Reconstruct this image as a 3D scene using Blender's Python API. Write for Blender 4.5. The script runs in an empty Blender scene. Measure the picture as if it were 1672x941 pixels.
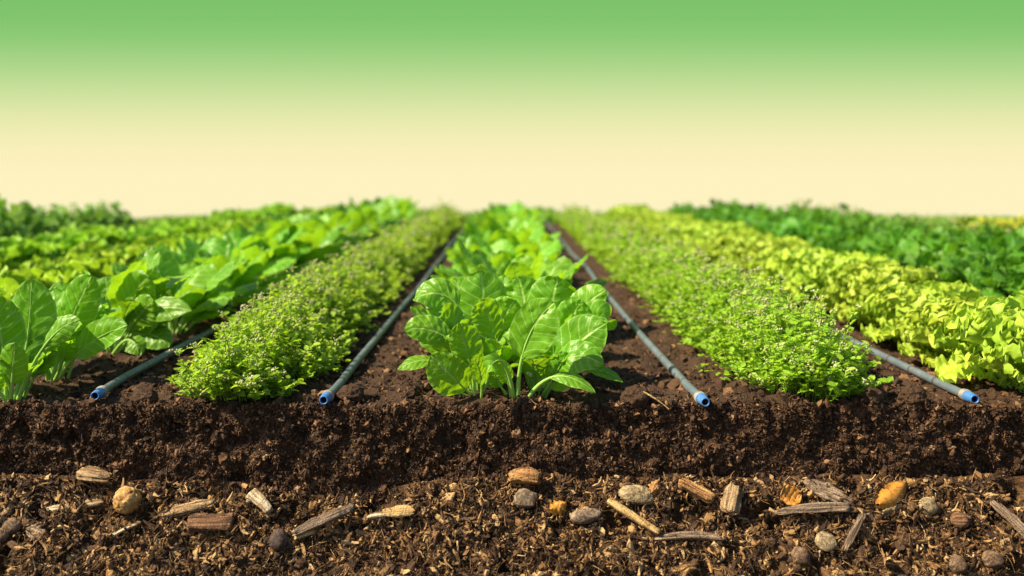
import bpy, math, random
import numpy as np
from mathutils import Vector, Matrix

R = math.radians
CH = 0.367            # camera height above the soil
F = 1625.6            # focal length in pixels of a 1672 px wide frame
VX, VY = 826.5, 288.0 # vanishing point of the rows
EXPO = 1.0
sc = bpy.context.scene
COL = sc.collection

def at(px, py, Y):
    return np.array([(px - VX) * Y / F, Y, CH - (py - VY) * Y / F])

# ------------------------------------------------------------------ noise
def _hash(ix, iy, iz, seed):
    h = (ix * 374761393 + iy * 668265263 + iz * 1274126177 + seed * 974634777) & 0xFFFFFFFF
    h = ((h ^ (h >> 13)) * 1274126177) & 0xFFFFFFFF
    h = ((h ^ (h >> 16)) * 2246822519) & 0xFFFFFFFF
    return ((h ^ (h >> 15)) & 0xFFFF) / 32767.5 - 1.0

def vnoise(p, seed=0):
    p = np.asarray(p, float)
    i = np.floor(p).astype(np.int64)
    f = p - i
    u = f * f * f * (f * (f * 6 - 15) + 10)
    ix, iy, iz = i[..., 0], i[..., 1], i[..., 2]
    def H(a, b, c): return _hash(ix + a, iy + b, iz + c, seed)
    ux, uy, uz = u[..., 0], u[..., 1], u[..., 2]
    def L(a, b, t): return a + (b - a) * t
    x0 = L(L(H(0,0,0), H(1,0,0), ux), L(H(0,1,0), H(1,1,0), ux), uy)
    x1 = L(L(H(0,0,1), H(1,0,1), ux), L(H(0,1,1), H(1,1,1), ux), uy)
    return L(x0, x1, uz)

def fbm(p, scale, octv=3, seed=0, gain=0.5):
    p = np.asarray(p, float) / scale
    s = 0; a = 1; t = 0
    for k in range(octv):
        s = s + a * vnoise(p * (2.03 ** k) + 17.3 * k, seed + k); t += a; a *= gain
    return s / t

# ------------------------------------------------------------------ mesh accumulator
class Acc:
    def __init__(self):
        self.V = []; self.Q = []; self.T = []; self.U = []; self.n = 0
    def add(self, v, q=None, t=None, uv=None):
        v = np.asarray(v, float).reshape(-1, 3)
        if q is not None and len(q): self.Q.append(np.asarray(q, np.int64) + self.n)
        if t is not None and len(t): self.T.append(np.asarray(t, np.int64) + self.n)
        self.V.append(v)
        self.U.append(np.zeros((len(v), 2)) if uv is None else np.asarray(uv, float))
        self.n += len(v)
    def mesh(self, name, smooth=True):
        V = np.concatenate(self.V); U = np.concatenate(self.U)
        Q = np.concatenate(self.Q) if self.Q else np.zeros((0, 4), np.int64)
        T = np.concatenate(self.T) if self.T else np.zeros((0, 3), np.int64)
        me = bpy.data.meshes.new(name)
        me.vertices.add(len(V)); me.vertices.foreach_set('co', V.astype(np.float32).ravel())
        loops = np.concatenate([Q.ravel(), T.ravel()]).astype(np.int32)
        me.loops.add(len(loops)); me.loops.foreach_set('vertex_index', loops)
        starts = np.concatenate([np.arange(len(Q)) * 4, len(Q) * 4 + np.arange(len(T)) * 3]).astype(np.int32)
        tot = np.concatenate([np.full(len(Q), 4), np.full(len(T), 3)]).astype(np.int32)
        me.polygons.add(len(starts))
        me.polygons.foreach_set('loop_start', starts); me.polygons.foreach_set('loop_total', tot)
        me.polygons.foreach_set('use_smooth', np.full(len(starts), smooth))
        uvl = me.uv_layers.new(name='UVMap')
        uvl.data.foreach_set('uv', U[loops].astype(np.float32).ravel())
        me.update(calc_edges=True)
        return me

def link(name, me, mat, parent=None):
    o = bpy.data.objects.new(name, me); COL.objects.link(o)
    if mat is not None:
        if len(o.data.materials) == 0: o.data.materials.append(mat)
    if parent is not None: o.parent = parent
    return o

def tag(o, label=None, cat=None, group=None, kind=None):
    if label: o['label'] = label
    if cat: o['category'] = cat
    if group: o['group'] = group
    if kind: o['kind'] = kind
    return o

def empty(name, loc=(0, 0, 0)):
    o = bpy.data.objects.new(name, None); COL.objects.link(o); o.location = loc
    o.empty_display_size = 0.05
    return o

def norm(v):
    v = np.asarray(v, float)
    return v / (np.linalg.norm(v, axis=-1, keepdims=True) + 1e-12)

# ------------------------------------------------------------------ icosphere templates
def ico(sub):
    t = (1 + 5 ** .5) / 2
    v = [(-1,t,0),(1,t,0),(-1,-t,0),(1,-t,0),(0,-1,t),(0,1,t),(0,-1,-t),(0,1,-t),(t,0,-1),(t,0,1),(-t,0,-1),(-t,0,1)]
    f = [(0,11,5),(0,5,1),(0,1,7),(0,7,10),(0,10,11),(1,5,9),(5,11,4),(11,10,2),(10,7,6),(7,1,8),(3,9,4),(3,4,2),(3,2,6),(3,6,8),(3,8,9),(4,9,5),(2,4,11),(6,2,10),(8,6,7),(9,8,1)]
    v = [tuple(norm(x)) for x in v]
    for _ in range(sub):
        cache = {}; nf = []
        def mid(a, b):
            k = (min(a, b), max(a, b))
            if k not in cache:
                v.append(tuple(norm(np.array(v[a]) + np.array(v[b])))); cache[k] = len(v) - 1
            return cache[k]
        for a, b, c in f:
            x, y, z = mid(a, b), mid(b, c), mid(c, a)
            nf += [(a, x, z), (b, y, x), (c, z, y), (x, y, z)]
        f = nf
    return np.array(v), np.array(f)
ICO0, ICO1, ICO2, ICO3, ICO4 = ico(0), ico(1), ico(2), ico(3), ico(4)

def rand_rot(rng, n):
    q = rng.normal(size=(n, 4)); q = norm(q)
    w, x, y, z = q.T
    return np.stack([np.stack([1-2*(y*y+z*z), 2*(x*y-z*w), 2*(x*z+y*w)], -1),
                     np.stack([2*(x*y+z*w), 1-2*(x*x+z*z), 2*(y*z-x*w)], -1),
                     np.stack([2*(x*z-y*w), 2*(y*z+x*w), 1-2*(x*x+y*y)], -1)], 1)

def scatter_clods(acc, rng, pos, size, tmpl=ICO0, flat=(1, 1, 1), jag=0.35):
    """irregular lumps: every copy gets its own distorted template, rotation and scale"""
    tv, tf = tmpl
    n = len(pos); m = len(tv)
    v = tv[None] * (1 + jag * rng.uniform(-1, 1, size=(n, m, 1)))
    sc3 = np.asarray(flat)[None, None] * (1 + .35 * rng.uniform(-1, 1, size=(n, 1, 3)))
    v = v * sc3 * np.asarray(size)[:, None, None]
    v = np.einsum('nij,nmj->nmi', rand_rot(rng, n), v) + np.asarray(pos)[:, None]
    f = (tf[None] + (np.arange(n) * m)[:, None, None]).reshape(-1, 3)
    acc.add(v.reshape(-1, 3), t=f)

def scatter_strips(acc, rng, pos, nrm, length, width, curl=0.5, seg=3, lift=.15):
    """small curled flakes and fibres lying on a surface"""
    n = len(pos)
    nrm = norm(nrm + rng.normal(size=(n, 3)) * .45)
    d = norm(np.cross(nrm, rng.normal(size=(n, 3))))
    s = np.cross(nrm, d)
    L = np.asarray(length)[:, None]; W = np.asarray(width)[:, None]
    k1 = rng.uniform(-curl, curl, (n, 1)); k2 = rng.uniform(-curl, curl, (n, 1))
    V = []
    for j in range(seg + 1):
        t = j / seg - .5
        c = pos + d * L * t + s * L * k1 * (t * t) * 2 + nrm * L * (k2 * (t * t) * 2 + lift * .3)
        w = W * (1 - 1.5 * abs(t) ** 1.5) * rng.uniform(.6, 1.2, (n, 1))
        th = nrm * W * .35
        V += [c - s * w * .5, c + th, c + s * w * .5]
    V = np.stack(V, 1)
    q = []
    for j in range(seg):
        a = j * 3
        q += [(a, a + 1, a + 4, a + 3), (a + 1, a + 2, a + 5, a + 4)]
    q = (np.array(q)[None] + (np.arange(n) * V.shape[1])[:, None, None]).reshape(-1, 4)
    acc.add(V.reshape(-1, 3), q=q)

# ------------------------------------------------------------------ leaves
PROF = {
    'spin': ([0, .06, .16, .3, .45, .6, .74, .86, .94, 1], [.06, .16, .5, .82, .97, 1, .9, .66, .4, .03]),
    'lett': ([0, .1, .25, .4, .55, .7, .82, .92, .97, 1], [.10, .22, .46, .72, .9, 1, 1, .9, .7, .4]),
    'narrow': ([0, .1, .3, .5, .7, .85, .95, 1], [.08, .35, .8, 1, .92, .62, .3, .03]),
    'round': ([0, .05, .15, .3, .5, .7, .85, .95, 1], [.1, .4, .75, .97, 1, .92, .7, .4, .03]),
}

def bez(P0, P1, P2, t):
    t = np.asarray(t)[:, None]
    return (1-t)**2 * P0 + 2*t*(1-t) * P1 + t*t * P2

def dbez(P0, P1, P2, t):
    t = np.asarray(t)[:, None]
    return norm(2*(1-t)*(P1-P0) + 2*t*(P2-P1))

def tube(acc, C, rad, n=5, close=True):
    C = np.asarray(C, float); m = len(C)
    T = norm(np.gradient(C, axis=0))
    ref = np.array([0.31, .22, .92]) if abs(T[m//2, 2]) < .9 else np.array([1., .1, 0])
    S = norm(np.cross(T, ref)); N = np.cross(S, T)
    a = np.arange(n) * 2 * math.pi / n
    rad = np.broadcast_to(np.asarray(rad, float), (m,))
    V = C[:, None] + rad[:, None, None] * (np.cos(a)[None, :, None] * S[:, None] + np.sin(a)[None, :, None] * N[:, None])
    q = []
    for i in range(m - 1):
        for j in range(n):
            k = (j + 1) % n
            q.append((i*n+j, i*n+k, (i+1)*n+k, (i+1)*n+j))
    uv = np.stack([np.tile(np.arange(n)/n, m), np.repeat(np.linspace(0, 1, m), n)], -1)
    acc.add(V.reshape(-1, 3), q=q, uv=uv)

def leaf(blade, stem, P0, P1, P2, W, nrm, rng, pet=.35, prof='spin', cup=.15, ruf=.06, rfreq=3.0,
         blister=.05, nu=4, nv=14, roll=0.0, twist=0.0, lobes=0.0, rstem=.003, tube_n=5, asym=.08, fold=0.0):
    P0, P1, P2 = (np.asarray(p, float) for p in (P0, P1, P2))
    S0 = norm(np.cross(P2 - P0 + (P1 - P0) * .3, nrm))
    v = np.linspace(0, 1, nv + 1)
    tb = pet + (1 - pet) * v
    C = bez(P0, P1, P2, tb); T = dbez(P0, P1, P2, tb)
    S = norm(S0 - T * np.sum(S0 * T, -1, keepdims=True)); N = np.cross(S, T)
    ang = (roll + twist * v)[:, None]
    S, N = S * np.cos(ang) + N * np.sin(ang), N * np.cos(ang) - S * np.sin(ang)
    w = W * np.interp(v, *PROF[prof])
    u = np.linspace(-1, 1, 2 * nu + 1)
    a = np.abs(u)
    ph = rng.uniform(0, 6.28, 4)
    U, VV = np.meshgrid(u, v); A = np.abs(U)
    side = np.where(U > 0, ph[0], ph[1])
    edge = 1 + lobes * A * (np.sin(VV * 31 + side) * .6 + np.sin(VV * 57 + side * 2) * .4)
    wl = w[:, None] * (1 + asym * np.sin(ph[2]) * np.sign(U) * A) * edge
    ca = cup * rng.uniform(.5, 1.4)
    dn = ca * A ** 2 * w[:, None]
    dn = dn + fold * A * w[:, None]
    dn = dn + ruf * W * A ** (2.2 if rfreq > 4 else 1.6) * (np.sin(VV * rfreq * 6.28 + side) + .6 * np.sin(VV * rfreq * 14.1 + side * 3))
    if lobes > 0: dn = dn + ruf * W * VV ** 4 * (np.sin(U * 9 + ph[3]) + .5 * np.sin(U * 19 + ph[1]))
    phase = (VV * 1.0 - A * .22) * 6.5
    bm = .55 * np.clip(.55 + .9 * vnoise(np.stack([U * 1.3 + ph[1] * 5, VV * 3.1, VV * 0 + ph[3]], -1), 8), 0, 1.3)
    dn = dn - bm * blister * W * np.cos(phase * 6.28) * np.sin(np.clip(A, 0, 1) * math.pi) ** .7
    dn = dn + .07 * W * vnoise(np.stack([U * 2 + ph[0] * 9, VV * 4 + ph[1] * 7, VV * 0 + ph[2]], -1), 5) + blister * .5 * W * vnoise(np.stack([U * 5 + ph[0] * 9, VV * 11 + ph[1] * 7, VV * 0 + ph[2]], -1), 6)
    pos = C[:, None] + S[:, None] * (wl * U * np.cos(np.clip(ca * 1.2, -1, 1) * A * .6))[..., None] + N[:, None] * dn[..., None]
    m = 2 * nu + 1
    i, j = np.meshgrid(np.arange(nv), np.arange(m - 1), indexing='ij')
    b = (i * m + j).ravel()
    q = np.stack([b, b + 1, b + m + 1, b + m], -1)
    uv = np.stack([(U * .5 + .5).ravel(), VV.ravel()], -1)
    blade.add(pos.reshape(-1, 3), q=q, uv=uv)
    if stem is not None:
        ts = np.concatenate([np.linspace(0, pet, 6)[:-1], np.linspace(pet, pet + (1 - pet) * .86, 9)])
        Cs = bez(P0, P1, P2, ts)
        Ts = dbez(P0, P1, P2, ts); Ss = norm(S0 - Ts * np.sum(S0 * Ts, -1, keepdims=True)); Ns = np.cross(Ss, Ts)
        rr = np.interp(ts, [0, pet, pet + (1 - pet) * .4, 1], [rstem, rstem * .62, rstem * .30, rstem * .10])
        tube(stem, Cs + Ns * 0.0, rr, tube_n)

def rosette(rng, n=17, L=.19, W=.27, H=None, lean=(78, 8), prof='spin', pet=(.3, .42), base=.018, droop=.55, arch=False, **kw):
    """foliage and stalk accumulators of one plant standing at the origin"""
    bl, st = Acc(), Acc()
    for i in range(n):
        t = i / (n - 1)
        az = i * 2.39996 + rng.uniform(-.35, .35)
        th = R(lean[0] + (lean[1] - lean[0]) * t ** .85 + rng.uniform(-9, 9))
        l = L * (0.86 + .2 * math.sin(math.pi * min(1, t * 1.1)) + rng.uniform(-.12, .12))
        out = np.array([math.cos(az), math.sin(az), 0.]); up = np.array([0, 0, 1.])
        P0 = out * base * (1 - t * .7) + up * -.004
        a1 = th * .55; a2 = min(th * 1.15 + droop * rng.uniform(.3, 1.2), R(125))
        if arch: a1 = th * .62; a2 = R(34) + th * .95 + R(rng.uniform(-14, 22))
        P1 = P0 + (out * math.sin(a1) + up * math.cos(a1)) * l * .56
        P2 = P1 + (out * math.sin(a2) + up * math.cos(a2)) * l * .5
        if P2[2] < .012: P2[2] = .012 + rng.uniform(0, .01)
        leaf(bl, st, P0, P1, P2, W * l * rng.uniform(.85, 1.12), up * math.sin(th) - out * math.cos(th) + 1e-3, rng,
             pet=rng.uniform(*pet), prof=prof, roll=rng.uniform(-.3, .3), twist=rng.uniform(-.4, .4), **kw)
    return bl, st

# ------------------------------------------------------------------ materials
def mat(name):
    m = bpy.data.materials.new(name); m.use_nodes = True
    nt = m.node_tree; nt.nodes.clear()
    return m, nt
def N(nt, t, **kw):
    n = nt.nodes.new(t)
    for k, v in kw.items():
        if k == 'op': n.operation = v
        elif k == 'clamp': n.use_clamp = v
        else: setattr(n, k, v)
    return n
def con(nt, a, b): nt.links.new(a, b)
def math_(nt, op, a, b=None, c=None, clamp=False):
    n = nt.nodes.new('ShaderNodeMath'); n.operation = op; n.use_clamp = clamp
    for i, x in enumerate((a, b, c)):
        if x is None: continue
        if isinstance(x, (int, float)): n.inputs[i].default_value = x
        else: nt.links.new(x, n.inputs[i])
    return n.outputs[0]
def mixc(nt, fac, a, b, blend='MIX'):
    n = nt.nodes.new('ShaderNodeMix'); n.data_type = 'RGBA'; n.blend_type = blend
    for sock, x in ((n.inputs[0], fac), (n.inputs[6], a), (n.inputs[7], b)):
        if isinstance(x, (int, float)): sock.default_value = x
        elif isinstance(x, tuple): sock.default_value = (*x[:3], 1)
        else: nt.links.new(x, sock)
    return n.outputs[2]
def ramp(nt, fac, stops, interp='LINEAR'):
    n = nt.nodes.new('ShaderNodeValToRGB'); e = n.color_ramp; e.interpolation = interp
    while len(e.elements) < len(stops): e.elements.new(.5)
    for el, (p, c) in zip(e.elements, stops):
        el.position = p; el.color = (*c[:3], 1)
    nt.links.new(fac, n.inputs[0])
    return n.outputs[0]
def noise(nt, vec, scale, detail=3, rough=.55, dist=0):
    n = nt.nodes.new('ShaderNodeTexNoise'); n.inputs['Scale'].default_value = scale
    n.inputs['Detail'].default_value = detail; n.inputs['Roughness'].default_value = rough; n.inputs['Distortion'].default_value = dist
    if vec is not None: nt.links.new(vec, n.inputs['Vector'])
    return n.outputs['Fac']
def maprange(nt, x, a, b, c=0., d=1.):
    n = nt.nodes.new('ShaderNodeMapRange'); n.interpolation_type = 'SMOOTHSTEP'
    n.inputs[1].default_value = a; n.inputs[2].default_value = b; n.inputs[3].default_value = c; n.inputs[4].default_value = d
    nt.links.new(x, n.inputs[0]); return n.outputs[0]
def bump(nt, h, strength, dist, nrm=None):
    n = nt.nodes.new('ShaderNodeBump'); n.inputs['Strength'].default_value = strength; n.inputs['Distance'].default_value = dist
    nt.links.new(h, n.inputs['Height'])
    if nrm is not None: nt.links.new(nrm, n.inputs['Normal'])
    return n.outputs[0]
def princ(nt, col, rough=.8, spec=.3, nrm=None):
    p = nt.nodes.new('ShaderNodeBsdfPrincipled')
    if isinstance(col, tuple): p.inputs['Base Color'].default_value = (*col[:3], 1)
    else: nt.links.new(col, p.inputs['Base Color'])
    if isinstance(rough, (int, float)): p.inputs['Roughness'].default_value = rough
    else: nt.links.new(rough, p.inputs['Roughness'])
    p.inputs['Specular IOR Level'].default_value = spec
    if nrm is not None: nt.links.new(nrm, p.inputs['Normal'])
    return p
def out(nt, s):
    o = nt.nodes.new('ShaderNodeOutputMaterial'); nt.links.new(s, o.inputs['Surface'])

def leaf_mat(name, dark, light, vein, trans, tfac=.42, rough=.42, spec=.35, veins=6.5, vstr=.6, objvar=.12, bumps=.6):
    m, nt = mat(name)
    uvn = nt.nodes.new('ShaderNodeUVMap'); sep = nt.nodes.new('ShaderNodeSeparateXYZ'); con(nt, uvn.outputs[0], sep.inputs[0])
    a = math_(nt, 'MULTIPLY', math_(nt, 'ABSOLUTE', math_(nt, 'SUBTRACT', sep.outputs[0], .5)), 2)
    ph = math_(nt, 'MULTIPLY', math_(nt, 'SUBTRACT', sep.outputs[1], math_(nt, 'MULTIPLY', a, .22)), veins)
    geo = nt.nodes.new('ShaderNodeNewGeometry'); tc = nt.nodes.new('ShaderNodeTexCoord')
    wob = math_(nt, 'MULTIPLY', math_(nt, 'SUBTRACT', noise(nt, tc.outputs['Object'], 45, 2), .5), .5)
    fr = math_(nt, 'ABSOLUTE', math_(nt, 'SUBTRACT', math_(nt, 'FRACT', math_(nt, 'ADD', ph, wob)), .5))
    sv = maprange(nt, fr, .10, .0)
    mid = maprange(nt, a, .085, .02)
    vm = math_(nt, 'MAXIMUM', mid, math_(nt, 'MULTIPLY', sv, .7))
    n1 = noise(nt, tc.outputs['Object'], 30, 4)
    f = math_(nt, 'ADD', math_(nt, 'MULTIPLY', geo.outputs['Random Per Island'], .55), math_(nt, 'MULTIPLY', n1, .55), clamp=True)
    base = mixc(nt, f, dark, light)
    oi = nt.nodes.new('ShaderNodeObjectInfo')
    hsv = nt.nodes.new('ShaderNodeHueSaturation')
    con(nt, base, hsv.inputs['Color'])
    con(nt, math_(nt, 'ADD', math_(nt, 'MULTIPLY', oi.outputs['Random'], objvar * .16), .5 - objvar * .08), hsv.inputs['Hue'])
    con(nt, math_(nt, 'ADD', math_(nt, 'MULTIPLY', oi.outputs['Random'], objvar * 2), 1 - objvar), hsv.inputs['Value'])
    vm = math_(nt, 'MAXIMUM', vm, math_(nt, 'MULTIPLY', maprange(nt, a, .90, .99), .45))  # pale rim along the blade: an edge highlight painted into the leaf colour
    colr = mixc(nt, math_(nt, 'MULTIPLY', vm, vstr), hsv.outputs[0], vein)
    fine = noise(nt, tc.outputs['Object'], 160, 2)
    h = math_(nt, 'ADD', math_(nt, 'MULTIPLY', fr, .9), math_(nt, 'MULTIPLY', fine, .5))
    h = math_(nt, 'SUBTRACT', h, math_(nt, 'MULTIPLY', mid, .5))
    nb = bump(nt, h, bumps, .004)
    p = princ(nt, colr, rough, spec, nb)
    tr = nt.nodes.new('ShaderNodeBsdfTranslucent')
    tcol = mixc(nt, math_(nt, 'MULTIPLY', vm, .35), trans, vein)
    tcol = mixc(nt, f, mixc(nt, .35, tcol, (trans[0]*.5, trans[1]*.7, trans[2]*.5)), tcol)
    con(nt, tcol, tr.inputs[0]); con(nt, nb, tr.inputs['Normal'])
    mx = nt.nodes.new('ShaderNodeMixShader'); mx.inputs[0].default_value = tfac
    con(nt, p.outputs[0], mx.inputs[1]); con(nt, tr.outputs[0], mx.inputs[2])
    out(nt, mx.outputs[0])
    return m

def stem_mat(name, c1, c2, tfac=.25):
    m, nt = mat(name)
    tc = nt.nodes.new('ShaderNodeTexCoord')
    n = noise(nt, tc.outputs['Object'], 40, 3)
    col = mixc(nt, n, c1, c2)
    p = princ(nt, col, .4, .4)
    tr = nt.nodes.new('ShaderNodeBsdfTranslucent'); con(nt, col, tr.inputs[0])
    mx = nt.nodes.new('ShaderNodeMixShader'); mx.inputs[0].default_value = tfac
    con(nt, p.outputs[0], mx.inputs[1]); con(nt, tr.outputs[0], mx.inputs[2])
    out(nt, mx.outputs[0]); return m

def island_mat(name, stops, rough=.85, spec=.2, scale=250, b=.5, tfac=0):
    m, nt = mat(name)
    geo = nt.nodes.new('ShaderNodeNewGeometry'); tc = nt.nodes.new('ShaderNodeTexCoord')
    n1 = noise(nt, tc.outputs['Object'], scale, 3)
    col = ramp(nt, geo.outputs['Random Per Island'], stops)
    col = mixc(nt, math_(nt, 'MULTIPLY', n1, .6), col, mixc(nt, 1.0, col, (.35, .33, .3), 'MULTIPLY'))
    p = princ(nt, col, rough, spec, bump(nt, n1, b, .003))
    if tfac:
        tr = nt.nodes.new('ShaderNodeBsdfTranslucent'); con(nt, col, tr.inputs[0])
        mx = nt.nodes.new('ShaderNodeMixShader'); mx.inputs[0].default_value = tfac
        con(nt, p.outputs[0], mx.inputs[1]); con(nt, tr.outputs[0], mx.inputs[2]); out(nt, mx.outputs[0])
    else: out(nt, p.outputs[0])
    return m

def soil_mat():
    m, nt = mat('dark_soil')
    tc = nt.nodes.new('ShaderNodeTexCoord'); v = tc.outputs['Object']
    n1 = noise(nt, v, 9, 4); n2 = noise(nt, v, 90, 5, .65); n3 = noise(nt, v, 320, 3, .6)
    f = math_(nt, 'ADD', math_(nt, 'MULTIPLY', n1, .5), math_(nt, 'MULTIPLY', n2, .6))
    col = ramp(nt, f, [(.3, (.023, .010, .0045)), (.55, (.058, .031, .0155)), (.8, (.112, .061, .031))])
    fl = maprange(nt, n3, .66, .72)
    col = mixc(nt, math_(nt, 'MULTIPLY', fl, .6), col, (.22, .13, .07))
    h = math_(nt, 'ADD', n2, math_(nt, 'MULTIPLY', n3, .5))
    p = princ(nt, col, .85, .25, bump(nt, h, .9, .008))
    out(nt, p.outputs[0]); return m

def wood_mat(name, c1, c2, c3, scale=1.0, rough=.75):
    m, nt = mat(name)
    tc = nt.nodes.new('ShaderNodeTexCoord'); mp = nt.nodes.new('ShaderNodeMapping')
    con(nt, tc.outputs['Object'], mp.inputs[0]); mp.inputs['Scale'].default_value = (14, 260, 260)
    oi = nt.nodes.new('ShaderNodeObjectInfo')
    con(nt, math_(nt, 'MULTIPLY', oi.outputs['Random'], 30), mp.inputs['Location'])
    g = noise(nt, mp.outputs[0], scale, 4, .65, .6)
    b = noise(nt, tc.outputs['Object'], 60, 3)
    col = ramp(nt, g, [(.30, tuple(k * .4 for k in c1)), (.38, c1), (.48, c2), (.60, c3)])
    col = mixc(nt, maprange(nt, b, .56, .72, 0, .6), col, tuple(k * .55 for k in c1))
    d = noise(nt, tc.outputs['Object'], 330, 3)
    col = mixc(nt, maprange(nt, d, .60, .74, 0, .6), col, (.06, .034, .016))
    p = princ(nt, col, rough, .25, bump(nt, math_(nt, 'ADD', g, math_(nt, 'MULTIPLY', d, .4)), 1.0, .006))
    out(nt, p.outputs[0]); return m

def stone_mat(name, c1, c2, scale=70, rough=.7, b=.6):
    m, nt = mat(name)
    tc = nt.nodes.new('ShaderNodeTexCoord')
    g = noise(nt, tc.outputs['Object'], scale, 5, .65, 1.2); g2 = noise(nt, tc.outputs['Object'], scale * 4, 3)
    col = ramp(nt, math_(nt, 'ADD', math_(nt, 'MULTIPLY', g, .75), math_(nt, 'MULTIPLY', g2, .25)), [(.36, tuple(k * .45 for k in c1)), (.46, c1), (.6, c2)])
    dirt = noise(nt, tc.outputs['Object'], 28, 4)
    col = mixc(nt, maprange(nt, dirt, .48, .64, 0, .75), col, tuple(k * .6 for k in c1))
    h = math_(nt, 'ADD', g, math_(nt, 'MULTIPLY', g2, .4))
    p = princ(nt, col, rough, .3, bump(nt, h, b, .004)); out(nt, p.outputs[0]); return m

MS = leaf_mat('spinach_leaf', (.075, .26, .010), (.19, .43, .016), (.50, .70, .17), (.50, .84, .014), tfac=.37, rough=.38, spec=.36, bumps=.45, vstr=.75)
MS2 = leaf_mat('spinach_leaf_dark', (.065, .235, .010), (.17, .40, .016), (.48, .68, .16), (.46, .80, .014), tfac=.35, rough=.38, spec=.36, bumps=.45, vstr=.75)
MLIME = leaf_mat('lime_lettuce_leaf', (.25, .42, .03), (.50, .62, .05), (.58, .70, .2), (.58, .76, .05), tfac=.30, rough=.5, spec=.3, veins=5, vstr=.35, bumps=.5)
MLET = leaf_mat('green_lettuce_leaf', (.17, .36, .014), (.44, .65, .03), (.52, .68, .1), (.52, .76, .03), tfac=.30, rough=.5, spec=.3, veins=5, vstr=.3)
MMID = leaf_mat('mid_green_leaf', (.12, .31, .014), (.32, .57, .03), (.42, .62, .1), (.42, .74, .03), tfac=.32, rough=.5, spec=.3, veins=5, vstr=.3)
MKALE = leaf_mat('dark_green_leaf', (.048, .17, .012), (.125, .33, .022), (.18, .38, .05), (.26, .58, .02), tfac=.35, rough=.45, spec=.35, veins=4, vstr=.3)
MDULL = leaf_mat('dull_green_leaf', (.09, .22, .025), (.19, .36, .05), (.28, .42, .1), (.28, .5, .05), tfac=.35, rough=.55, veins=4, vstr=.3)
MHERB = leaf_mat('herb_leaf', (.16, .34, .018), (.40, .60, .05), (.46, .64, .14), (.60, .82, .04), tfac=.46, rough=.5, spec=.3, veins=4, vstr=.25, bumps=.2)
MGRASS = leaf_mat('grass_blade', (.16, .34, .03), (.28, .5, .05), (.35, .55, .1), (.4, .65, .05), tfac=.4, rough=.5, veins=4, vstr=.1, bumps=.1)
MSTEM = stem_mat('pale_stalk', (.26, .50, .07), (.42, .66, .14))
MHSTEM = stem_mat('herb_stalk', (.18, .34, .04), (.32, .46, .08))
MFLOWER = island_mat('herb_flower', [(0, (.50, .58, .16)), (.25, (.62, .64, .32)), (.55, (.46, .58, .15)), (.75, (.60, .54, .28)), (1, (.70, .68, .44))], .6, .2, 300, .2, .2)
MYELLOW = island_mat('yellow_flower', [(0, (.66, .66, .04)), (.6, (.74, .76, .08)), (1, (.5, .6, .06))], .6, .2, 300, .2, .25)
MSOIL = soil_mat()
MCRUMB = island_mat('soil_crumb', [(0, (.023, .010, .0045)), (.5, (.064, .030, .012)), (.82, (.125, .060, .025)), (.95, (.24, .125, .055)), (1, (.36, .21, .10))], .8, .3, 260, .8)
MMULCH = island_mat('mulch_bit', [(0, (.022, .010, .004)), (.45, (.075, .037, .015)), (.69, (.20, .102, .036)), (.89, (.41, .235, .088)), (1, (.60, .40, .19))], .75, .3, 230, .8)
MSUB = None

# ------------------------------------------------------------------ soil surface
PIPES = (-.284, .308, -.680, .750)
YF = 1.585
def top_z(x, y):
    x, y = np.broadcast_arrays(np.asarray(x, float), np.asarray(y, float))
    p = np.stack([x, y, x * 0], -1)
    near = np.clip(1.6 - (y - 1.5) * .12, .5, 1.6)
    z = .013 * fbm(p, .13, 3, 1) + .009 * fbm(p, .034, 3, 7) * near
    z = z - .010 * np.maximum(0, fbm(p, .06, 2, 31) - .25) * near
    fl = np.ones_like(z)
    for c in PIPES: fl = fl * (1 - .75 * np.exp(-((x - c) / .035) ** 2))
    return z * fl

def face_y(x, z):
    x, z = np.broadcast_arrays(np.asarray(x, float), np.asarray(z, float))
    p = np.stack([x, x * 0 + 3.3, z], -1)
    # slanting streaks left by the spade, pits and crumbs
    q = np.stack([x * .8 + z * .5, x * 0 + 9.1, z - x * .35], -1)
    d = .014 * fbm(p, .11, 3, 11) + .011 * fbm(q, .032, 3, 13) + .006 * fbm(p, .011, 2, 17)
    d = d - .034 * np.maximum(0, fbm(q, .04, 2, 23) - .15)
    return YF - d

def mulch_top(x):       # height of the border between the dark topsoil and the litter below
    x = np.asarray(x, float)
    p = np.stack([x, x * 0, x * 0 + 5], -1)
    return -.122 - .030 * np.exp(-((x + .30) / .13) ** 2) + .008 * fbm(p, .2, 2, 41) + .006 * fbm(p, .04, 2, 43)

# slope of the litter layer: from (YM0, ZM0) at its upper edge down towards the viewer
YM0, ZM0, SY, SZ = 1.568, -.118, -.10, -.118
SN = norm(np.array([0, SZ, -SY])); SN = SN if SN[2] > 0 else -SN
SU = norm(np.array([0, -SY, -SZ]))
def slope_at(px, py):
    k = (py - VY) / F
    s = (YM0 * k - (CH - ZM0)) / (-SZ - SY * k)
    Y = YM0 + SY * s; z = ZM0 + SZ * s
    return np.array([(px - VX) * Y / F, Y, z])
def mulch_pt(x, s):
    x, s = np.broadcast_arrays(np.asarray(x, float), np.asarray(s, float))
    p = np.stack([x, s * .151, x * 0 + 2], -1)
    d = .016 * fbm(p, .10, 3, 51) + .014 * fbm(p, .03, 3, 53) - .050 * np.maximum(0, fbm(p, .042, 2, 59) - .10)
    d = d * np.clip((s + .12) * 6, .2, 1)
    base = np.stack([x, YM0 + SY * s, ZM0 + SZ * s + (mulch_top(x) + .118) * np.clip(1 - s, 0, 1)], -1)
    return base + SN * d[..., None]

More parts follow.
